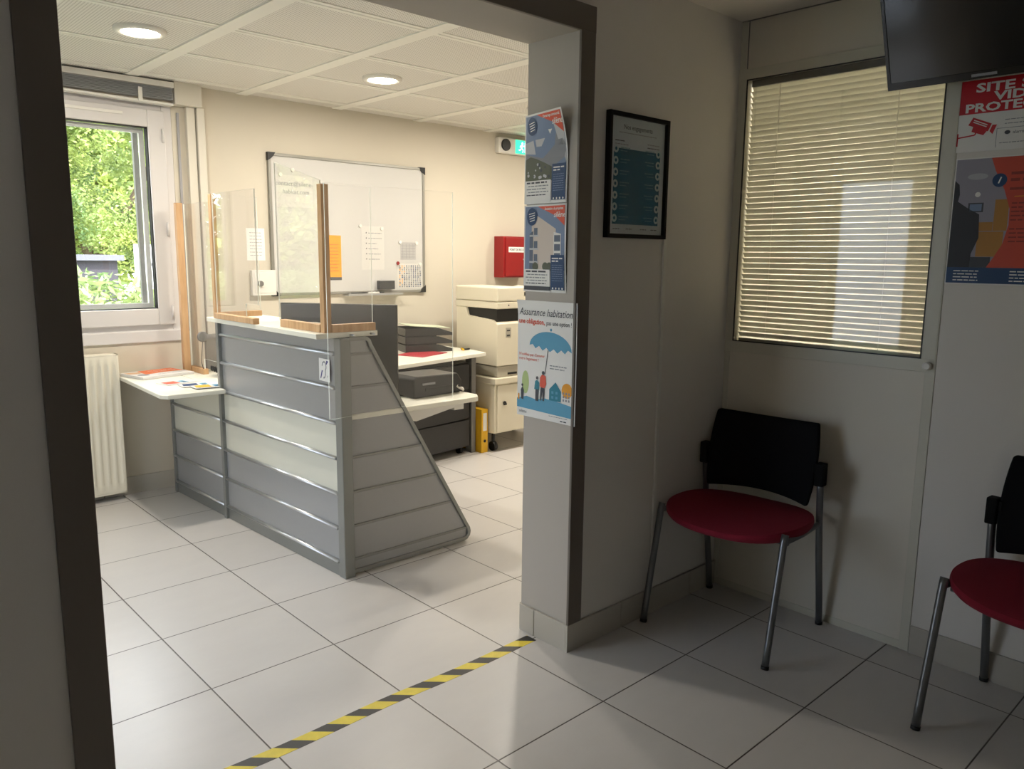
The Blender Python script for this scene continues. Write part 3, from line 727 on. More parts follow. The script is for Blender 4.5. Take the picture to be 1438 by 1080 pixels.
# letter trays
lt = empty('letter_trays', 'stack of dark letter trays topped with papers on the back desk', 'letter tray', (1.98, .32, .737), rz=-.30)
for i in range(3):
    z = i*.057
    b = MB(); b.box((-.18, -.13, z), (.16, .13, z+.004)); b.box((-.18, -.13, z), (-.176, .13, z+.05)); b.box((-.18, .126, z), (.14, .13, z+.05))
    b.prism([(-.18, -.13, z), (.17, -.13, z), (.17, -.13, z+.018), (.06, -.13, z+.052), (-.18, -.13, z+.052)], (0, .004, 0))
    b.build('tray', mat('tray_black', rgb(34, 34, 34), rough=.4), lt, bevel=.001)
    MB().box((-.16, -.12, z+.005), (.16, .12, z+.018)).build('papers', M_paper if i == 2 else MATS['tray_black'], lt)
o = MB().box((-.15, -.115, 0), (.15, .11, .004)).build('top_papers', mat('green_paper', rgb(198, 206, 178), rough=.6), lt); o.location = (0, 0, .172); o.rotation_euler = (.0, .08, .05)
S = Sheet(.30, .22, mat('red_folder_card', rgb(168, 44, 54), rough=.5), th=.004)
o = S.build('red_folder', (1.72, -.02, .7375), (.94, .34, 0), (-.34, .94, 0)); tag(o, 'flat red folder lying on the back desk before the letter trays', 'folder')
b = MB().cyl((2.17, .11, .746), (2.20, .17, .746), .007, n=10).cyl((2.20, .17, .742), (2.235, .20, .742), .006, n=10, mi=1).cyl((2.19, .13, .744), (2.24, .13, .744), .006, n=10, mi=1)
tag(recentre(b.build('scissors', [M_yellow, M_black])), 'small yellow and black scissors at the right end of the back desk', 'scissors')

# ------------------------------------------------------------------ binder
bi = empty('ring_binder', 'yellow ring binder standing on the floor between desk leg and copier cabinet', 'binder', (2.262, .04, 0))
bic = part_of(bi, MB().box((2.243, -.005, 0), (2.303, .27, .318)).build('cover', M_yellow, bevel=.002))
part_of(bic, MB().box((2.258, -.0065, .16), (2.292, -.005, .29)).build('spine_label', M_paper))
part_of(bic, MB().cyl((2.274, -.0075, .085), (2.274, -.004, .085), .011).build('finger_ring', M_black))

# ------------------------------------------------------------------ copier and its cabinet
cc = empty('copier_cabinet', 'cream low metal cabinet under the copier with a dark lock', 'cabinet', (2.65, .2, 0))
part_of(cc, MB().box((2.315, -.06, .14), (2.98, .46, .525)).build('body', M_cream, bevel=.004))
part_of(cc, MB().box((2.30, -.085, .50), (3.0, .47, .545)).build('top', M_cream, bevel=.006))
cd_ = part_of(cc, MB().box((2.335, -.073, .15), (2.97, -.061, .49)).build('door', M_cream, bevel=.003))
part_of(cd_, MB().cyl((2.40, -.082, .36), (2.40, -.072, .36), .013).box((2.385, -.084, .345), (2.415, -.080, .358)).build('lock', M_black))
for x, y in ((2.36, .0), (2.93, .0), (2.36, .4), (2.93, .4)):
    part_of(cc, MB().cyl((x-.015, y, .035), (x+.015, y, .035), .035).cyl((x, y, .04), (x, y, .14), .012).build('castor', M_black))
co = empty('copier', 'large cream multifunction copier on its cabinet beside the pillar', 'copier', (2.6, .15, .546))
X0, X1, Y0, Y1 = 2.335, 2.96, -.065, .395
pdw = part_of(co, MB().box((X0+.01, Y0+.01, .547), (X1-.01, Y1, .625)).build('paper_drawer', M_creamd, bevel=.005))
part_of(pdw, MB().box((X0+.11, Y0+.008, .56), (X0+.2, Y0+.012, .575)).build('drawer_grip', M_black))
b = MB().prism([(X0, Y0, .628), (X0, Y1, .628), (X0, Y1, 1.035), (X0, Y1-.11, 1.035), (X0, Y1-.13, .975), (X0, Y0+.06, .955), (X0, Y0, .93)], (X1-X0, 0, 0))
cob = part_of(co, b.build('body', M_cream, bevel=.006))
part_of(co, MB().box((X0+.02, Y0+.03, .93), (X1-.03, Y1-.02, 1.04)).build('output_bay', M_black))
csc = part_of(co, MB().box((X0-.004, Y0-.005, 1.035), (X1, Y1+.01, 1.082)).build('scanner_unit', M_cream, bevel=.005))
part_of(co, MB().box((X0-.004, Y0-.003, 1.085), (X0+.26, Y1+.01, 1.188)).build('document_feeder', M_cream, bevel=.012, seg=3))
part_of(co, MB().box((X0+.26, Y0+.01, 1.085), (X1, Y1, 1.115)).build('platen_cover', M_cream, bevel=.004))
b = MB().prism([(X0+.27, Y0+.05, 1.14), (X0+.50, Y0+.05, 1.175), (X0+.50, Y0+.05, 1.185), (X0+.27, Y0+.05, 1.15)], (0, .28, 0)); part_of(co, b.build('input_tray', M_cream, bevel=.002))
b = MB().prism([(X0+.30, Y0+.06, 1.12), (X0+.48, Y0+.06, 1.15), (X0+.44, Y0+.06, 1.16), (X0+.30, Y0+.06, 1.14)], (0, .2, 0)); part_of(co, b.build('paper_guide', M_dark, bevel=.002))
part_of(cob, MB().box((X0+.08, Y0-.001, .83), (X0+.13, Y0+.002, .90)).box((X0+.09, Y0-.002, .84), (X0+.12, Y0, .85), 1).box((X0+.09, Y0-.002, .875), (X0+.12, Y0, .885), 1).build('sticker', [M_creamd, M_dark]))
part_of(csc, MB().cyl((X0+.1, Y0-.009, 1.06), (X0+.1, Y0-.004, 1.06), .005, n=10).build('button', M_dark))

# ------------------------------------------------------------------ things on the back wall
wb = empty('whiteboard', 'white magnetic board with aluminium frame and black corners on the back wall', 'whiteboard', (1.58, YB, 1.14))
BX0, BX1, BZ0, BZ1 = .975, 2.186, 1.135, 2.03
M_board = mat('whiteboard_enamel', rgb(202, 200, 196), rough=.12, spec=.6)
part_of(wb, MB().box((BX0+.006, YB-.014, BZ0+.006), (BX1-.006, YB-.002, BZ1-.006)).build('board', M_board))
b = MB(); frame_rect(b, BX0, BX1, BZ0, BZ1, .018, YB-.021, YB); wbf = part_of(wb, b.build('frame', mat('board_frame_metal', rgb(150, 148, 140), rough=.45, metal=.5), bevel=.002))
for x, z, sx_, sz_ in ((BX0, BZ0, 1, 1), (BX1, BZ0, -1, 1), (BX0, BZ1, 1, -1), (BX1, BZ1, -1, -1)):
    e = .052; x_ = x - .003*sx_; z_ = z - .003*sz_
    part_of(wbf, MB().prism([(x_, YB-.024, z_), (x_+e*sx_, YB-.024, z_), (x_+e*.75*sx_, YB-.024, z_+.021*sz_), (x_+.021*sx_, YB-.024, z_+e*.75*sz_), (x_, YB-.024, z_+e*sz_)], (0, .024, 0)).build('corner_cap', M_black))
part_of(wb, MB().box((1.50, YB-.07, BZ0-.012), (1.95, YB-.002, BZ0-.006)).box((1.50, YB-.072, BZ0-.012), (1.95, YB-.068, BZ0+.002)).build('pen_tray', M_alu))
U_, V_ = (1, 0, 0), (0, 0, 1); yb = YB-.0145
def note(name, S, x, z, lab, cat='notice', grp=None):
    if S.mats[0] is M_paper: S.mats[0] = mat('note_paper', rgb(206, 203, 197), rough=.6)
    o = S.build(name, (x, yb, z), U_, V_); tag(o, lab, cat, grp); return o
S = Sheet(.26, .20, M_paper); S.text('contact@silene-', .13, .135, .040, M_printg, align='CENTER', shear=.15); S.text('habitat.com', .14, .085, .040, M_printg, align='CENTER', shear=.15)
note('address_notice', S, 1.02, 1.70, 'white sheet with a contact address in the upper left of the whiteboard')
S = Sheet(.115, .30, M_orange); S.rect(0, 0, .115, .02, M_print, 1)
for i in range(9): S.scribble(.012, .06+.022*i, .08, .008, M_coral, 2, i)
note('orange_sheet', S, 1.368, 1.23, 'orange sheet behind the wooden post on the whiteboard')
S = Sheet(.185, .30, M_paper)
for i, w in enumerate((.11, .11, .07, .08, .10, .09)):
    S.scribble(.055, .25-.036*i, w, .009, M_printg, 2, i+3); S.rect(.035, .25-.036*i, .043, .258-.036*i, M_print, 2)
note('list_sheet', S, 1.645, 1.30, 'white list of short lines pinned in the middle of the whiteboard')
S = Sheet(.135, .125, mat('grey_print', rgb(176, 174, 172), rough=.6))
for i in range(5): S.line([(.005, .02+.02*i), (.13, .02+.02*i)], .002, M_printg, 2)
for i in range(4): S.line([(.02+.03*i, .008), (.02+.03*i, .115)], .002, M_printg, 2)
note('grey_timetable', S, 1.970, 1.37, 'small grey table sheet held by magnets on the right of the whiteboard')
S = Sheet(.225, .180, M_paper); r_ = random.Random(3)
for i in range(10):
    for j in range(12):
        S.rect(.018+.020*i, .010+.0135*j, .018+.020*i+r_.uniform(.006, .012), .019+.0135*j, r_.choice([M_print, M_navy, M_printg, M_orange if i < 3 else M_navy]), 2)
note('planning_sheet', S, 1.940, 1.162, 'white calendar sheet with columns of coloured marks at the bottom right of the whiteboard')
for i, (x, z, m_, lab) in enumerate([(1.635, 1.60, M_white, 'cream round magnet at the top left of the list sheet'), (1.81, 1.585, M_white, 'cream round magnet at the top right of the list sheet'), (1.965, 1.495, M_white, 'white magnet above the left of the grey table sheet'), (2.11, 1.49, M_white, 'white magnet above the right of the grey table sheet'),
        (1.945, 1.345, M_red, 'reddish magnet at the top left of the calendar sheet'), (2.14, 1.340, M_white, 'white magnet at the top right of the calendar sheet'), (1.055, 1.90, M_white, 'white magnet left above the contact address'), (1.14, 1.935, M_white, 'white magnet highest on the board above the contact address')]):
    o = MB().cyl((x, yb-.009, z), (x, yb-.001, z), .012, .013, n=18).build('magnet', m_, bevel=.001); tag(recentre(o), lab, 'magnet', 'whiteboard magnets')
o = MB().box((1.765, yb-.035, 1.162), (1.895, yb-.001, 1.222)).box((1.765, yb-.012, 1.160), (1.895, yb-.0005, 1.162)).build('board_eraser', M_dark, bevel=.004); tag(recentre(o), 'dark block eraser stuck on the lower part of the whiteboard', 'eraser')
for i, (x, lab) in enumerate([(1.54, 'black marker lying left on the pen tray'), (1.68, 'white marker with black cap lying right on the pen tray')]):
    o = MB().cyl((x, YB-.04, BZ0+.003), (x+.085, YB-.04, BZ0+.003), .008, mi=i).cyl((x+.085, YB-.04, BZ0+.003), (x+.125, YB-.04, BZ0+.003), .0085, .007, mi=0).build('marker', [M_black, M_white]); tag(recentre(o), lab, 'marker', 'markers on the pen tray')

# wall box left of the board
o = MB().box((.835, YB-.03, 1.14), (.995, YB, 1.30)).box((.85, YB-.033, 1.155), (.98, YB-.03, 1.285)).build('wall_thermostat', M_white, bevel=.004)
o2 = empty('wall_control_box', 'square white control box with a dark knob left of the whiteboard', 'control box', (.915, YB-.015, 1.14)); o.name = 'housing'; part_of(o2, o)
part_of(o2, MB().cyl((.885, YB-.048, 1.215), (.885, YB-.03, 1.215), .018).build('knob', M_mid, bevel=.002))
S = Sheet(.12, .20, M_paper)
for i in range(8): S.scribble(.02, .03+.02*i, .08, .006, M_printg, 2, i)
o = S.build('pinned_paper', (.82, YB-.001, 1.36), U_, V_); tag(o, 'faint white paper on the wall above the control box', 'notice')

# red key/fire box
rbx = empty('red_wall_box', 'red metal wall box with a white label strip above the copier', 'wall box', (3.02, YB-.05, 1.235))
part_of(rbx, MB().box((2.885, YB-.11, 1.235), (3.165, YB, 1.56)).build('body', M_red, bevel=.004))
rbd = part_of(rbx, MB().box((2.905, YB-.118, 1.245), (3.160, YB-.110, 1.55)).build('door', M_red, bevel=.003))
S = Sheet(.20, .042, M_paper); S.text('POINT DE RECUEIL', .1, .012, .024, M_print, align='CENTER', bold=.0006, maxw=.18)
part_of(rbd, S.build('label_strip', (2.935, YB-.1187, 1.435), U_, V_))
part_of(rbd, MB().cyl((3.10, YB-.122, 1.38), (3.10, YB-.117, 1.38), .006, n=12).build('lock', M_alu))
# exit light
ex = empty('emergency_light', 'white emergency light with a round lens and glowing green exit pictogram', 'exit light', (3.05, YB-.03, 2.20))
part_of(ex, MB().box((2.885, YB-.05, 2.205), (3.22, YB, 2.325)).build('housing', M_white, bevel=.008))
part_of(ex, MB().cyl((2.955, YB-.062, 2.268), (2.955, YB-.048, 2.268), .046, n=28).build('lens', M_black, bevel=.002))
M_exit = mat('exit_green', rgb(20, 150, 90), emit=(.05, .85, .42, 1), estr=1.2); M_exitw = mat('exit_white', rgb(220, 255, 240), emit=(.6, 1, .9, 1), estr=2.2)
S = Sheet(.135, .105, M_exit)
S.disc(.075, .082, .010, M_exitw, 2); S.line([(.072, .070), (.066, .045)], .014, M_exitw, 2); S.line([(.066, .045), (.085, .030), (.078, .012)], .008, M_exitw, 2); S.line([(.066, .045), (.050, .028), (.036, .030)], .008, M_exitw, 2)
S.line([(.072, .068), (.092, .060), (.10, .066)], .006, M_exitw, 2); S.line([(.072, .068), (.054, .062), (.048, .050)], .006, M_exitw, 2); S.rect(.100, .012, .125, .09, M_exitw, 2)
part_of(ex, S.build('pictogram', (3.06, YB-.0515, 2.213), U_, V_))

# ------------------------------------------------------------------ posters on the jamb  (face x = OX1, right = -y)
Uj, Vj = (0, -1, 0), (0, 0, 1)
M_sky = mat('print_sky', rgb(120, 138, 168), rough=.5); M_house = mat('print_house', rgb(196, 196, 198), rough=.5); M_tree = mat('print_foliage', rgb(88, 92, 74), rough=.5)
M_wallp = mat('print_facade', rgb(214, 200, 188), rough=.5); M_win = mat('print_windows', rgb(96, 106, 124), rough=.5)
def housing_poster(kind):
    w, h = .208, .298; S = Sheet(w, h, M_paper); m = .006
    S.rect(m, .075, w-m, h-m, M_sky, 1)
    if kind == 0:
        S.poly([(m, .205), (.045, .212), (.055, .165), (m, .170)], M_house, 2); S.poly([(.055, .213), (.105, .215), (.085, .190), (.060, .190)], M_house, 2)
        S.poly([(m, .168), (.09, .150), (.15, .19), (.16, .225), (.2, .2), (.2, .15), (.1, .1), (m, .13)], M_printg, 2)
        S.poly([(.125, .240), (.145, .240), (.132, .225)], M_paper, 3)
        S.poly([(m, .075), (m, .150), (.03, .158), (.06, .150), (.1, .135), (.135, .12), (.135, .075)], M_tree, 3)
        for i in range(16): S.disc(random.uniform(.015, .125), random.uniform(.085, .135), random.uniform(.003, .008), random.choice([M_house, M_print]), 4, n=7)
        S.poly([(.155, .255), (.2, .235), (.202, .13), (.17, .2)], M_house, 2)
    else:
        S.poly([(.040, .075), (.040, .235), (.065, .262), (.160, .215), (.160, .075)], M_wallp, 2)
        S.poly([(.030, .075), (.030, .200), (.048, .210), (.048, .075)], M_win, 3)
        for i in range(3): S.rect(.052, .105+.045*i, .070, .130+.045*i, M_win, 3); S.rect(.030, .100+.045*i, .075, .106+.045*i, M_house, 4)
        S.poly([(.150, .10), (.150, .205), (.185, .198), (.185, .10)], M_paper, 3)
        for i in range(3): S.rect(.153, .112+.03*i, .182, .134+.03*i, M_win, 4)
        for x in (.06, .11, .13): S.disc(x, .088, .015, M_tree, 5, n=12)
    S.poly([(.070, h-m), (w-m, h-m), (w-m, .225), (.15, .262)], M_coral, 6)
    S.disc(.042, h-.040, .026, M_navy, 7, ry=.030)
    for i in range(4): S.line([(.026+.002*i, h-.032-.008*i), (.056, h-.027-.008*i)], .0026, M_paper, 8)
    S.text('Demarrage commercial' if kind == 0 else 'Accession a la propriete', .105, h-.019, .012, M_paper, 8, bold=.0003, maxw=.09)
    S.text('silène', .150, h-.044, .026, M_paper, 8, shear=.2, bold=.0004, maxw=.055)
    S.rect(.138, m+.004, w-m, .128, M_navy, 9)
    S.scribble(.144, .114, .05, .008, M_paper, 10, 2); S.scribble(.144, .105, .035, .008, M_paper, 10, 4)
    for i in range(8): S.scribble(.144, .040+.0075*i, .050, .0035, M_sky, 10, i)
    for i in range(4): S.disc(.148+.015*i, .015, .0036, M_paper, 10, n=10)
    S.rect(m, .018 if kind else m+.004, .134, .078, M_paper, 9)
    if kind: S.rect(m, m, .136, .020, M_print, 10)
    for i in range(5): S.scribble(.014+.008*(i % 2), .028+.010*i, .10, .006 if i != 4 else .010, M_print if i in (0, 4) else M_printg, 10, i+kind*7)
    return S
bend0 = lambda u, v: .001 + .04*max(0, v-.5)**1.5*3*u + .006*u*(1-v)
bend1 = lambda u, v: .001 + .005*u*v + .003*math.sin(3*v)*u
o = housing_poster(0).build('housing_poster', (OX1, -2.150, 1.582), Uj, Vj, bend=bend0)
tag(o, 'uppermost curling poster on the jamb, grey houses photo with coral corner', 'poster', 'housing posters on the jamb')
o = housing_poster(1).build('housing_poster', (OX1, -2.151, 1.281), Uj, Vj, bend=bend1)
tag(o, 'middle poster on the jamb, showing a pale apartment block under blue sky', 'poster', 'housing posters on the jamb')
# insurance poster
w, h = .290, .420; S = Sheet(w, h, M_paper)
S.text('Assurance habitation', .008, .368, .036, M_print, 3, shear=.3, bold=.0001, maxw=.262)
S.text('une obligation,', .006, .338, .025, M_coral, 3, bold=.0006, maxw=.13); S.text('pas une option !', .145, .338, .022, M_print, 3, bold=.0002, maxw=.12)
um = [(.062, .262)]
for i in range(17):
    a = PI - PI*i/16; um.append((.165 + .103*math.cos(a), .262 + .058*math.sin(a) - .012*(i/16)))
sc2 = []
for i in range(6):
    x_ = .268 - .2*(i+1)/6*1.03; sc2 += [(x_+.026, .243+.003*(i)), (x_+.012, .252+.002*i), (x_, .247+.002*i)]
S.poly([(.062, .262)] + um[1:] + [(.250, .258), (.236, .244), (.218, .256), (.200, .243), (.182, .256), (.164, .245), (.146, .258), (.128, .247), (.110, .262), (.092, .252), (.078, .266)], M_blue, 2)
S.disc(.168, .322, .005, M_blue, 2)
S.line([(.155, .25), (.142, .165)], .003, M_print, 3)
S.text('N\'oubliez pas d\'assurer', .008, .222, .015, M_coral, 3, shear=.1, maxw=.13); S.text('votre logement !', .008, .206, .015, M_coral, 3, shear=.1, maxw=.12)
S.scribble(.165, .196, .08, .006, M_printg, 3, 4); S.scribble(.165, .186, .07, .006, M_printg, 3, 6)
S.disc(.043, .125, .018, mat('print_leaf', rgb(186, 206, 140), rough=.6), 2, ry=.042)
S.poly([(0, .030), (0, .062), (.05, .075), (.1, .068), (.14, .078), (.2, .075), (.278, .066), (.278, .024)], M_blue, 3)
S.poly([(.165, .075), (.165, .115), (.195, .142), (.222, .112), (.222, .075)], mat('print_house_teal', rgb(40, 128, 150), rough=.6), 4)
for x in (.176, .196): S.rect(x, .083, x+.01, .092, M_blue, 5); S.rect(x, .100, x+.01, .109, M_blue, 5)
S.rect(.226, .075, .272, .115, M_paper, 4); S.disc(.250, .118, .025, M_orange, 5, ry=.026)
for i in range(3):
    for j in range(3): S.rect(.231+.013*i, .080+.012*j, .238+.013*i, .088+.012*j, M_printg, 6)
S.rect(.272, .075, .281, .115, M_navy, 4)
S.poly([(.118, .12), (.118, .150), (.128, .162), (.146, .158), (.150, .130), (.142, .115), (.122, .115)], M_coral, 6); S.disc(.134, .168, .007, M_print, 6); S.poly([(.122, .116), (.142, .114), (.140, .068), (.133, .068), (.132, .1), (.126, .068), (.118, .068)], M_print, 6)
S.poly([(.090, .105), (.094, .135), (.104, .140), (.114, .132), (.114, .105)], mat('print_jumper_teal', rgb(56, 134, 150), rough=.6), 6); S.disc(.104, .147, .006, M_print, 6); S.poly([(.096, .106), (.112, .106), (.110, .064), (.096, .064)], M_print, 6)
S.poly([(.022, .062), (.020, .095), (.028, .108), (.036, .095), (.034, .060)], M_print, 6); S.disc(.028, .113, .005, M_print, 6)
S.poly([(.006, .058), (.006, .080), (.013, .080), (.013, .058)], M_orange, 6)
S.text('silène', .010, .012, .018, M_printg, 3, shear=.2); S.scribble(.165, .018, .09, .004, M_printg, 3, 3); S.scribble(.22, .006, .03, .007, M_print, 3, 3)
bend2 = lambda u, v: .0015 + .012*max(0, .12-u)*8*max(0, v-.9)*6 + .004*u*abs(v-.5)
o = S.build('insurance_poster', (OX1, -2.126, .830), Uj, Vj, bend=bend2); tag(o, 'white umbrella poster reading Assurance habitation, lowest on the jamb', 'poster')

# ------------------------------------------------------------------ framed notice on the pillar wall
fr = empty('framed_notice', 'black framed notice with a dark teal table hanging on the pillar wall', 'framed notice', (.893, YO, 1.47))
fx0, fx1, fz0, fz1 = .728, 1.058, 1.470, 1.888
b = MB(); frame_rect(b, fx0, fx1, fz0, fz1, .014, YO-.022, YO-.001); part_of(fr, b.build('frame', mat('frame_black', rgb(14, 14, 14), rough=.6, spec=.2), bevel=.0015))
S = Sheet(fx1-fx0-.024, fz1-fz0-.024, mat('notice_paper', rgb(190, 200, 206), rough=.5)); w, h = S.w, S.h
S.text('Nos engagements', w/2, h-.040, .022, M_print, 2, align='CENTER', bold=.0003, maxw=.2); S.scribble(.05, h-.054, w-.1, .005, M_printg, 2, 2)
S.scribble(.03, h-.082, .05, .006, M_print, 2, 2); S.scribble(.03, h-.093, .07, .005, M_printg, 2, 3); S.scribble(w-.10, h-.082, .07, .006, M_printg, 2, 4); S.scribble(w-.10, h-.093, .07, .005, M_print, 2, 6)
S.rect(.025, .035, w-.025, h-.105, M_teal, 1)
for i in range(7):
    z_ = .055 + .0385*i
    for x_ in (.036, w-.036): S.disc(x_, z_, .0135, mat('notice_disc', rgb(176, 196, 200), rough=.5), 2, n=20); S.disc(x_, z_, .006, M_teal, 3, n=10)
    S.scribble(.06, z_+.004, .05, .005, mat('notice_small_print', rgb(96, 140, 152), rough=.5), 2, i); S.scribble(.06, z_-.006, .035, .004, MATS['notice_small_print'], 2, i+9)
    S.scribble(w-.11, z_+.004, .05, .005, MATS['notice_small_print'], 2, i+20); S.scribble(w-.10, z_-.006, .04, .004, MATS['notice_small_print'], 2, i+29)
for x_ in (.03, .10, .18, .24): S.scribble(x_, .018, .035, .005, M_print, 2, int(x_*100))
part_of(fr, S.build('printed_sheet', (fx0+.012, YO-.008, fz0+.012), (1, 0, 0), (0, 0, 1)))
part_of(fr, MB().box((fx0+.012, YO-.0165, fz0+.012), (fx1-.012, YO-.015, fz1-.012)).build('pane', clear_mat('frame_glass', ior=1.22)))

# ------------------------------------------------------------------ signs on the plain wall (face x = XR-.002, right = -y)
XS = XR-.003
S = Sheet(.362, .222, M_paper, th=.002); w, h = S.w, S.h
S.rect(0, .118, w, h, M_signred, 1)
S.text('SITE SOUS', w/2, .184, .038, M_paper, 2, align='CENTER', bold=.0012, fitw=.275); S.text('VIDEO', w/2, .155, .036, M_paper, 2, align='CENTER', bold=.0012, fitw=.168); S.text('PROTECTION', w/2, .124, .036, M_paper, 2, align='CENTER', bold=.0012, fitw=.325)
a_ = -.36
def rt(x, y): return (.062 + x*math.cos(a_) - y*math.sin(a_), .083 + x*math.sin(a_) + y*math.cos(a_))
S.poly([rt(-.030, -.010), rt(.034, -.012), rt(.034, .013), rt(-.026, .016)], M_signred, 2); S.poly([rt(-.012, -.026), rt(.026, -.026), rt(.03, -.012), rt(-.014, -.010)], M_signred, 2); S.poly([rt(.038, -.010), rt(.050, -.016), rt(.050, .014), rt(.038, .010)], M_signred, 2)
S.line([rt(-.020, .009), rt(.024, .006)], .003, M_paper, 3); S.line([rt(-.020, .003), rt(.024, 0)], .003, M_paper, 3)
S.line([(.0, .046), (.052, .052), (.056, .062)], .004, M_signred, 2); S.rect(0, .02, .004, .06, M_signred, 2)
for i in range(2): S.scribble(.135, .090-.012*i, .15, .004, M_printg, 2, i)
S.line([(.115, .008), (.115, .066), (.35, .066)], .0015, M_printg, 2); S.disc(.145, .052, .008, M_print, 2, ry=.006); S.text('alarme', .16, .047, .014, M_print, 2); S.scribble(.125, .02, .2, .004, M_printg, 2, 8)
o = S.build('video_surveillance_sign', (XS, -3.222, 1.752), (0, -1, 0), (0, 0, 1)); tag(o, 'red and white sign warning SITE SOUS VIDEO PROTECTION under the television', 'sign')
S = Sheet(.59, .405, M_paper, th=.0006); w, h = S.w, S.h
M_brick = mat('print_brick', rgb(200, 74, 50), rough=.5); M_ochre = mat('print_ochre', rgb(176, 124, 50), rough=.5); M_lilac = mat('print_lilac', rgb(150, 146, 156), rough=.5)
S.rect(.004, .055, w, h-.004, M_lilac, 1)
cur = [(.105, h-.004), (.120, .36), (.150, .30), (.170, .24), (.172, .19), (.160, .13), (.140, .09), (.120, .055)]
S.poly([(.105, h-.004)] + cur[1:] + [(w, .055), (w, h-.004)], M_brick, 3)
S.rect(.085, .09, .160, .17, M_ochre, 2); S.rect(.128, .172, .168, .27, M_ochre, 2); S.rect(.085, .172, .127, .20, M_ochre, 2); S.rect(.004, .055, .13, .089, M_print, 2)
S.poly([(.004, .055), (.004, .335), (.018, .322), (.022, .290), (.018, .268), (.050, .245), (.085, .225), (.090, .150), (.072, .1), (.070, .055)], mat('print_silhouette', rgb(36, 34, 38), rough=.5), 4)
S.rect(.05, .232, .095, .262, M_print, 3); S.rect(.055, .236, .09, .258, M_sky, 4); S.disc(.075, .288, .008, M_paper, 3); S.disc(.070, .345, .030, mat('print_fixture', rgb(176, 176, 180), rough=.5), 2, ry=.010)
S.disc(.134, .330, .021, M_navy, 5); S.line([(.131, .320), (.138, .340)], .004, M_paper, 6)
M_dp = mat('print_deep_brick', rgb(140, 48, 36), rough=.5)
for i, (y_, s_) in enumerate([(.345, .016), (.325, .016), (.298, .014)]): S.scribble(.165, y_, .38, s_, M_dp, 5, i)
S.line([(.18, .278), (.5, .278)], .002, M_orange, 5)
for i in range(9): S.scribble(.175, .255-.013*i - (.015 if i > 4 else 0), .38, .008, M_dp, 5, i+3)
S.text('silène', .24, .080, .034, M_paper, 5, shear=.2, bold=.0004)
S.rect(.004, .004, w, .055, M_navy, 6)
for i in range(4): S.scribble(.025, .042-.010*i, .075, .006, M_paper, 7, i); S.scribble(.19, .042-.010*i, .10, .006, M_paper, 7, i+5)
o = S.build('information_poster', (XS, -3.226, 1.328), (0, -1, 0), (0, 0, 1)); tag(o, 'wide brick-red information poster with a dark silhouette below the surveillance sign', 'poster')

# ------------------------------------------------------------------ television
tv = empty('television', 'black flat television tilted forward high on the waiting room wall', 'television', (1.40, -3.041, 1.954))
tw, th_ = .95, .56; tl = math.radians(23.95); d_ = Vector((-math.sin(tl), 0, math.cos(tl))); n_ = Vector((-math.cos(tl), 0, -math.sin(tl)))
def tvp(u, v, o=0.0): p = Vector((1.40, -3.041-u, 1.954)) + d_*v + n_*o; return tuple(p)
def tvbox(b, u0, u1, v0, v1, o0, o1, mi=0): return b.prism([tvp(u0, v0, o0), tvp(u1, v0, o0), tvp(u1, v1, o0), tvp(u0, v1, o0)], tuple(n_*(o1-o0)), mi)
part_of(tv, tvbox(MB(), 0, tw, 0, th_, -.035, 0).build('casing', M_black, bevel=.003))
b = MB(); tvbox(b, 0, tw, 0, .022, 0, .004); tvbox(b, 0, tw, th_-.012, th_, 0, .004); tvbox(b, 0, .010, .022, th_-.012, 0, .004); tvbox(b, tw-.010, tw, .022, th_-.012, 0, .004)
tvb = part_of(tv, b.build('bezel', mat('bezel_black', rgb(16, 16, 16), rough=.2)))
part_of(tv, tvbox(MB(), .010, tw-.010, .022, th_-.012, 0, .001).build('screen', mat('tv_screen', rgb(20, 21, 22), rough=.12, spec=.8)))
part_of(tvb, tvbox(MB(), .25, .32, .007, .015, .004, .0046).build('maker_badge', M_printg))
b = MB().beam(tvp(.475, .28, -.035), (XR-.004, -3.516, 2.2), .12, .10); part_of(tv, b.build('wall_bracket', M_black))

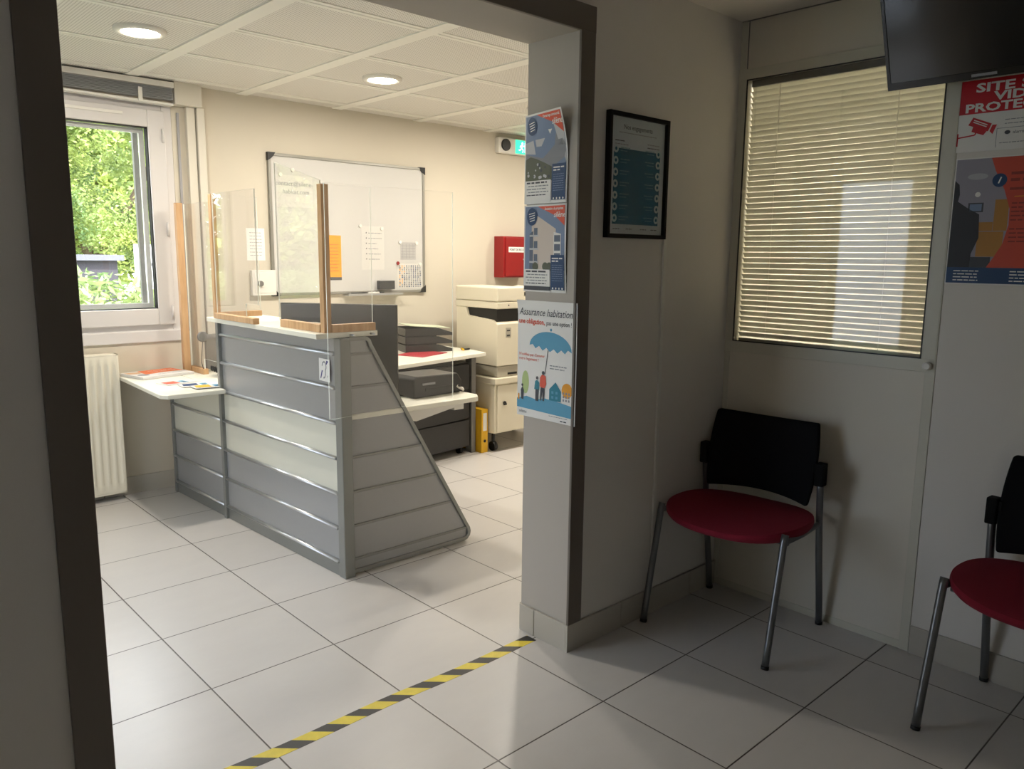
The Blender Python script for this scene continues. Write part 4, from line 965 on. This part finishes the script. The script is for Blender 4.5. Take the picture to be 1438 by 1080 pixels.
# ------------------------------------------------------------------ chairs
def make_chair():
    r = empty('waiting_chair', '', 'chair')
    # frame: local x backwards (towards the wall), local y left/right
    H = .253
    for sgn in (1, -1):
        fl_ = MB().tube([(-.238, sgn*H, .004), (-.226, sgn*H, .07), (-.150, sgn*(H-.002), .44), (-.142, sgn*(H-.002), .462)], .0125).build('front_leg', M_chair_tube, r)
        rl_ = MB().tube([(.235, sgn*.240, .004), (.222, sgn*.240, .10), (.185, sgn*.240, .30), (.165, sgn*.240, .44), (.152, sgn*.240, .56), (.148, sgn*.240, .60)], .0125).build('rear_leg', M_chair_tube, r)
        MB().tube([(-.145, sgn*H, .435), (.0, sgn*.248, .425), (.166, sgn*.240, .425)], .010).build('side_rail', M_chair_tube, r)
        MB().cyl((-.2385, sgn*H, 0), (-.236, sgn*H, .012), .0138).build('foot_cap', M_black, fl_); MB().cyl((.2355, sgn*.240, 0), (.2345, sgn*.240, .012), .0138).build('foot_cap', M_black, rl_)
        b = MB(); b.box((.128, sgn*.240-.017, .575), (.168, sgn*.240+.017, .662)); b.box((.134, min(sgn*.21, sgn*.24), .622), (.162, max(sgn*.21, sgn*.24), .656))
        b.build('back_bracket', mat('bracket_black', rgb(16, 16, 16), rough=.75, spec=.15), r, bevel=.005, seg=3)
    MB().tube([(-.10, -.245, .418), (-.10, .245, .418)], .010).tube([(.10, -.240, .418), (.10, .240, .418)], .010).build('cross_bars', M_chair_tube, r)
    # seat cushion
    b = MB(); nr, na = 14, 64
    def prof(rr, a, top):
        n = 2.5; c, s_ = math.cos(a), math.sin(a)
        k = (abs(c)**n + abs(s_)**n)**(-1/n)
        X = c*k*rr; Y = s_*k*rr
        x = X*.232; y = Y*.264*(1 - .10*max(0, X)**2)     # narrower to the rear
        saddle = .016*(Y*Y) - .006*(1-rr) - .012*max(0, -X)**3
        if top: return (x, y, .452 + saddle + .010*(1 - rr**4))
        return (x*.96, y*.96, .405 + .4*saddle + .008*rr**4)
    vs = []
    for i in range(nr+1):
        for j in range(na): vs.append(prof(i/nr, 2*PI*j/na, True))
    b.add(vs, [(i*na+j, i*na+(j+1) % na, (i+1)*na+(j+1) % na, (i+1)*na+j) for i in range(nr) for j in range(na)], 0, True)
    # rounded rim
    rim = []
    for q in range(6):
        t_ = q/5
        for j in range(na):
            p, o_ = prof(1, 2*PI*j/na, True), prof(1, 2*PI*j/na, False); bul = math.sin(t_*PI)*.008; l_ = math.hypot(p[0], p[1])
            rim.append((p[0]*(1-t_)+o_[0]*t_ + p[0]/l_*bul, p[1]*(1-t_)+o_[1]*t_ + p[1]/l_*bul, p[2]*(1-t_)+(o_[2]+.006)*t_))
    b.add(rim, [(i*na+j, i*na+(j+1) % na, (i+1)*na+(j+1) % na, (i+1)*na+j) for i in range(5) for j in range(na)], 0, True)
    b.build('seat', M_seat, r)
    b = MB(); vs = []
    for i in range(5):
        for j in range(na):
            p = prof(i/4, 2*PI*j/na, False); vs.append((p[0], p[1], p[2] + .006 - .012*(1-(i/4)**2)))
    b.add(vs, [(i*na+j, i*na+(j+1) % na, (i+1)*na+(j+1) % na, (i+1)*na+j) for i in range(4) for j in range(na)], 0, True)
    b.build('seat_underside', M_black, r)
    # backrest shell
    b = MB(); nu, nv = 25, 19
    def bk(u, v, off):
        y = (u-.5)*2; z = (v-.5)*2
        hw = .208 + .014*(1-z*z)            # barrel sides, wider at the top
        zz = .648 + z*(.148 - .0*abs(y)) + .006*z*(1-y*y)*(-1) - .010*(1-y*y)*(1 if z > 0 else 1)*z*0
        x = .202 - .052*y*y + .030*z + off
        return (x, y*hw, zz + .006*y*y*z)
    f_ = [bk(i/(nu-1), j/(nv-1), -.014) for i in range(nu) for j in range(nv)]
    k_2 = [bk(i/(nu-1), j/(nv-1), .014) for i in range(nu) for j in range(nv)]
    q = [(i*nv+j, (i+1)*nv+j, (i+1)*nv+j+1, i*nv+j+1) for i in range(nu-1) for j in range(nv-1)]
    n0 = nu*nv
    b.add(f_ + k_2, q + [tuple(n0+a for a in reversed(t_)) for t_ in q], 0, True)
    per = [i*nv for i in range(nu)] + [(nu-1)*nv+j for j in range(1, nv)] + [i*nv+nv-1 for i in range(nu-2, -1, -1)] + [j for j in range(nv-2, 0, -1)]
    m = len(per)
    k0 = len(b.v)-2*n0
    for i in range(m): b.f.append((k0+per[i], k0+per[(i+1) % m], k0+n0+per[(i+1) % m], k0+n0+per[i])); b.mi.append(0); b.sm.append(True)
    b.build('backrest', M_backfab, r, bevel=.009, seg=4)
    return r
ch = make_chair(); ch.location = (1.245, -2.677, 0); ch.rotation_euler = (0, 0, math.radians(3.0))
ch['label'] = 'red seated black backed chair in the corner below the blind'; ch['group'] = 'waiting room chairs'
c2 = ch.copy(); COL.objects.link(c2); c2.location = (1.262, -3.700, 0); c2.rotation_euler = (0, 0, math.radians(-4)); c2['label'] = 'red seated black backed chair below the posters, cut by the right picture edge'
for k in list(ch.children):
    q = k.copy(); COL.objects.link(q); q.parent = c2
    for g in k.children:
        g2 = g.copy(); COL.objects.link(g2); g2.parent = q

# ------------------------------------------------------------------ hazard tape
def tape_mat():
    m = bpy.data.materials.new('hazard_tape_stripes'); m.use_nodes = True; nt = m.node_tree; b = nt.nodes['Principled BSDF']
    tc = nt.nodes.new('ShaderNodeTexCoord'); sx_ = nt.nodes.new('ShaderNodeSeparateXYZ'); nt.links.new(tc.outputs['Object'], sx_.inputs[0])
    u = math_node(nt, 'ADD', sx_.outputs[0], math_node(nt, 'MULTIPLY', sx_.outputs[1], 1.07))
    fr_ = math_node(nt, 'FRACT', math_node(nt, 'ADD', math_node(nt, 'DIVIDE', u, .1205), 50.455))
    st = math_node(nt, 'GREATER_THAN', fr_, .47)
    nz = nt.nodes.new('ShaderNodeTexNoise'); nz.inputs['Scale'].default_value = 30; nz.inputs['Detail'].default_value = 6; nt.links.new(tc.outputs['Object'], nz.inputs['Vector'])
    k = math_node(nt, 'ADD', math_node(nt, 'MULTIPLY', nz.outputs['Fac'], .4), .78)
    mx = nt.nodes.new('ShaderNodeMix'); mx.data_type = 'RGBA'; mx.inputs['A'].default_value = rgb(30, 29, 28); mx.inputs['B'].default_value = rgb(226, 205, 60)
    nt.links.new(st, mx.inputs['Factor'])
    sc = nt.nodes.new('ShaderNodeVectorMath'); sc.operation = 'SCALE'; nt.links.new(mx.outputs['Result'], sc.inputs[0]); nt.links.new(k, sc.inputs['Scale'])
    nt.links.new(sc.outputs[0], b.inputs['Base Color']); b.inputs['Roughness'].default_value = .45
    return m
b = MB(); pts_t = []
for i in range(41):
    x = OX0+.012 + (.574-OX0-.012)*i/40; y = -2.247 + .004*math.sin(i*.35); pts_t.append((x, y))
vs = [];
for x, y in pts_t: vs += [(x, y-.025, 0.0), (x, y-.025, .0007), (x, y+.025, .0007), (x, y+.025, 0.0)]
b.add(vs, [(i*4+j, i*4+(j+1) % 4, (i+1)*4+(j+1) % 4, (i+1)*4+j) for i in range(40) for j in range(4)] + [(0, 1, 2, 3), (163, 162, 161, 160)])
o = b.build('hazard_tape', tape_mat()); tag(o, 'black and yellow striped hazard tape stuck across the floor of the opening', 'tape')

# ------------------------------------------------------------------ outside
M_ground = mat('outdoor_ground', rgb(120, 128, 96), rough=.9, noise=.2, nscale=2)
b = MB().box((-14, .9, -.6), (16, 26, -.5)).box((-14, -8, -.6), (-2.4, .9, -.5)); struct(b.build('ground', M_ground))
def leaf_mat(name, c1, c2):
    m = bpy.data.materials.new(name); m.use_nodes = True; nt = m.node_tree; b = nt.nodes['Principled BSDF']
    tc = nt.nodes.new('ShaderNodeTexCoord'); nz = nt.nodes.new('ShaderNodeTexNoise'); nz.inputs['Scale'].default_value = 1.6; nz.inputs['Detail'].default_value = 5
    cr = nt.nodes.new('ShaderNodeValToRGB'); cr.color_ramp.elements[0].color = c1; cr.color_ramp.elements[1].color = c2; cr.color_ramp.elements[0].position = .35; cr.color_ramp.elements[1].position = .65
    nt.links.new(tc.outputs['Object'], nz.inputs['Vector']); nt.links.new(nz.outputs['Fac'], cr.inputs[0]); nt.links.new(cr.outputs[0], b.inputs['Base Color'])
    b.inputs['Roughness'].default_value = .5
    tr = nt.nodes.new('ShaderNodeBsdfTranslucent'); nt.links.new(cr.outputs[0], tr.inputs['Color']); mx = nt.nodes.new('ShaderNodeMixShader'); mx.inputs[0].default_value = .35
    nt.links.new(b.outputs[0], mx.inputs[1]); nt.links.new(tr.outputs[0], mx.inputs[2]); nt.links.new(mx.outputs[0], nt.nodes['Material Output'].inputs[0])
    return m
M_leaf = leaf_mat('leaf_bright', rgb(98, 124, 76), rgb(184, 196, 110)); M_hedge = leaf_mat('leaf_hedge', rgb(84, 112, 64), rgb(170, 184, 124)); M_bark = mat('bark', rgb(96, 82, 66), rough=.9, noise=.2, nscale=15)
def foliage(blobs, n, size, rnd, long=1.6):
    b = MB()
    for _ in range(n):
        cx, cy, cz, r, rz_ = rnd.choice(blobs)
        d = Vector((rnd.gauss(0, 1), rnd.gauss(0, 1), rnd.gauss(0, 1))).normalized(); q = rnd.uniform(.55, 1.05)
        p = Vector((cx + d.x*r*q, cy + d.y*r*q, cz + d.z*rz_*q))
        a = Vector((rnd.gauss(0, 1), rnd.gauss(0, 1), rnd.gauss(0, .6))).normalized(); c = a.orthogonal().normalized()
        c = (Matrix.Rotation(rnd.uniform(0, 6.28), 3, a) @ c); s_ = size*rnd.uniform(.6, 1.4)
        b.add([p - a*s_*long, p + c*s_*.6, p + a*s_*long, p - c*s_*.6], [(0, 1, 2, 3)])
    return b
rd = random.Random(11)
trees = [(5.6, 17.6, 'tall dense green tree behind the one filling the window view'), (-3.6, 17.8, 'tall dense tree behind the trees on the left outside'), (-2.2, 12.2, 'broad bright green tree standing left beyond the window'), (2.8, 11.0, 'bright green tree filling the window view'), (7.9, 12.6, 'bright green tree right of the window view'), (-6.8, 11.8, 'bright green tree far left outside')]
for x, y, lab in trees:
    t = empty('tree', lab, 'tree', (x, y, -.5), group='trees outside the window')
    if x == 2.8:
        bl = [(rd.uniform(-2.0, 2.0), rd.uniform(-.9, .9), rd.uniform(1.9, 5.0), rd.uniform(.28, .5), rd.uniform(.22, .4)) for _ in range(110)]
    else: bl = [(rd.uniform(-1.5, 1.5), rd.uniform(-1.0, 1.0), rd.uniform(1.3, 4.7), rd.uniform(.6, 1.0), rd.uniform(.5, .9)) for _ in range(22)] + [(i_*.95-1.9, rd.uniform(-.3, .5), 2.0+j_*.85, .75, .65) for i_ in range(5) for j_ in range(4)]
    foliage(bl, 80000 if x == 2.8 else 26000, .028 if x == 2.8 else .075, rd, 1.2).build('foliage', M_leaf, t)
    b = MB().tube([(0, .3, 0), (.05, .3, 1.2), (0, .4, 2.0)] + ([] if x == 2.8 else [(.1, .3, 4.2)]), .09, n=10); b.tube([(.03, 0, 1.8), (.7, .1, 2.9), (1.1, .1, 3.6)], .06, n=8); b.tube([(.03, 0, 1.6), (-.7, .1, 2.7), (-1.1, -.1, 3.5)], .06, n=8)
    b.build('trunk', M_bark, t)
for i in range(7):
    x = -4.25 + i*1.25
    t = foliage([(x+rd.uniform(-.5, .5), 3.1+rd.uniform(-.3, .3), rd.uniform(-.1, 1.02), .34, .30) for _ in range(40)], 15000 if i <= 4 else 7000, .026, rd, 2.0).build('hedge_shrub', M_hedge)
    tag(recentre(t), ['leafy shrub at the far left end of the hedge', 'leafy shrub second from the left end of the hedge', 'leafy shrub third from the left end of the hedge', 'leafy shrub left of the middle of the hedge', 'pale leafy shrub just outside the window pane', 'leafy shrub second from the right end of the hedge', 'leafy shrub at the far right end of the hedge'][i], 'shrub', 'hedge shrubs outside')
    st_ = MB().cyl((x, 3.1, -.5), (x, 3.1, .4), .02, n=8).cyl((x-.2, 3.15, -.5), (x-.3, 3.1, .4), .015, n=8).cyl((x+.2, 3.05, -.5), (x+.3, 3.1, .4), .015, n=8).build('stems', M_bark); part_of(t, st_)
# low dark building and a white post sign seen across the garden
gb = empty('garden_building', 'low dark building with a pale roof line beyond the hedge', 'building', (1.2, 8.6, -.5))
part_of(gb, MB().box((-1.0, 8.4, -.5), (2.35, 9.0, 1.28)).build('wall', mat('dark_cladding', rgb(58, 54, 64), rough=.8)))
part_of(gb, MB().box((-1.1, 8.3, 1.28), (2.42, 9.1, 1.36)).build('roof', mat('roof_grey', rgb(92, 92, 104), rough=.6)))
ws = empty('white_post_sign', 'white sign panel on a post among the trees outside', 'sign', (2.72, 8.3, -.5))
part_of(ws, MB().box((2.56, 8.28, .9), (2.86, 8.31, 1.52)).build('panel', mat('sign_white', rgb(240, 242, 245), rough=.5)))
part_of(ws, MB().cyl((2.71, 8.32, -.5), (2.71, 8.32, 1.5), .03, n=10).build('post', M_white))
part_of(ws, MB().box((2.62, 8.276, 1.2), (2.68, 8.281, 1.25)).box((2.74, 8.276, 1.2), (2.80, 8.281, 1.25)).build('marks', M_print))

# ------------------------------------------------------------------ world, sun, camera
w = bpy.data.worlds.new('sky'); SC.world = w; w.use_nodes = True; nt = w.node_tree
bg = nt.nodes['Background']
tc = nt.nodes.new('ShaderNodeTexCoord'); nz = nt.nodes.new('ShaderNodeTexNoise'); nz.inputs['Scale'].default_value = 2.5; nz.inputs['Detail'].default_value = 6
cr = nt.nodes.new('ShaderNodeValToRGB'); cr.color_ramp.elements[0].color = (.74, .82, .95, 1); cr.color_ramp.elements[1].color = (.98, .99, 1, 1)
cr.color_ramp.elements[0].position = .35; cr.color_ramp.elements[1].position = .6
nt.links.new(tc.outputs['Generated'], nz.inputs['Vector']); nt.links.new(nz.outputs['Fac'], cr.inputs[0]); nt.links.new(cr.outputs[0], bg.inputs['Color'])
bg.inputs['Strength'].default_value = 6.5
s = bpy.data.lights.new('sun', 'SUN'); s.energy = 9; s.angle = .02; s.color = (1, .96, .88)
so = bpy.data.objects.new('sun', s); COL.objects.link(so); so.rotation_euler = (Vector((.35, -.75, 1.0)).to_track_quat('Z', 'Y')).to_euler()

cam = bpy.data.cameras.new('camera'); co_ = bpy.data.objects.new('camera', cam); COL.objects.link(co_)
yaw, pitch, roll = .82297, .16148, .010887
cy, sy, cp_, sp_ = math.cos(yaw), math.sin(yaw), math.cos(pitch), math.sin(pitch)
wv = Vector((cy*cp_, sy*cp_, -sp_)); r0 = Vector((sy, -cy, 0)); u0 = r0.cross(wv)
rv = r0*math.cos(roll) + u0*math.sin(roll); uv = -r0*math.sin(roll) + u0*math.cos(roll)
co_.matrix_world = Matrix(((rv.x, uv.x, -wv.x, -1.35133), (rv.y, uv.y, -wv.y, -4.19643), (rv.z, uv.z, -wv.z, 1.40258), (0, 0, 0, 1)))
cam.sensor_width = 36; cam.lens = 1104.49/1438*36; cam.clip_start = .02; cam.clip_end = 200
SC.camera = co_
SC.view_settings.view_transform = 'Standard'; SC.view_settings.look = 'None'; SC.view_settings.gamma = 1; SC.view_settings.use_curve_mapping = False
SC.view_settings.exposure = 0.5
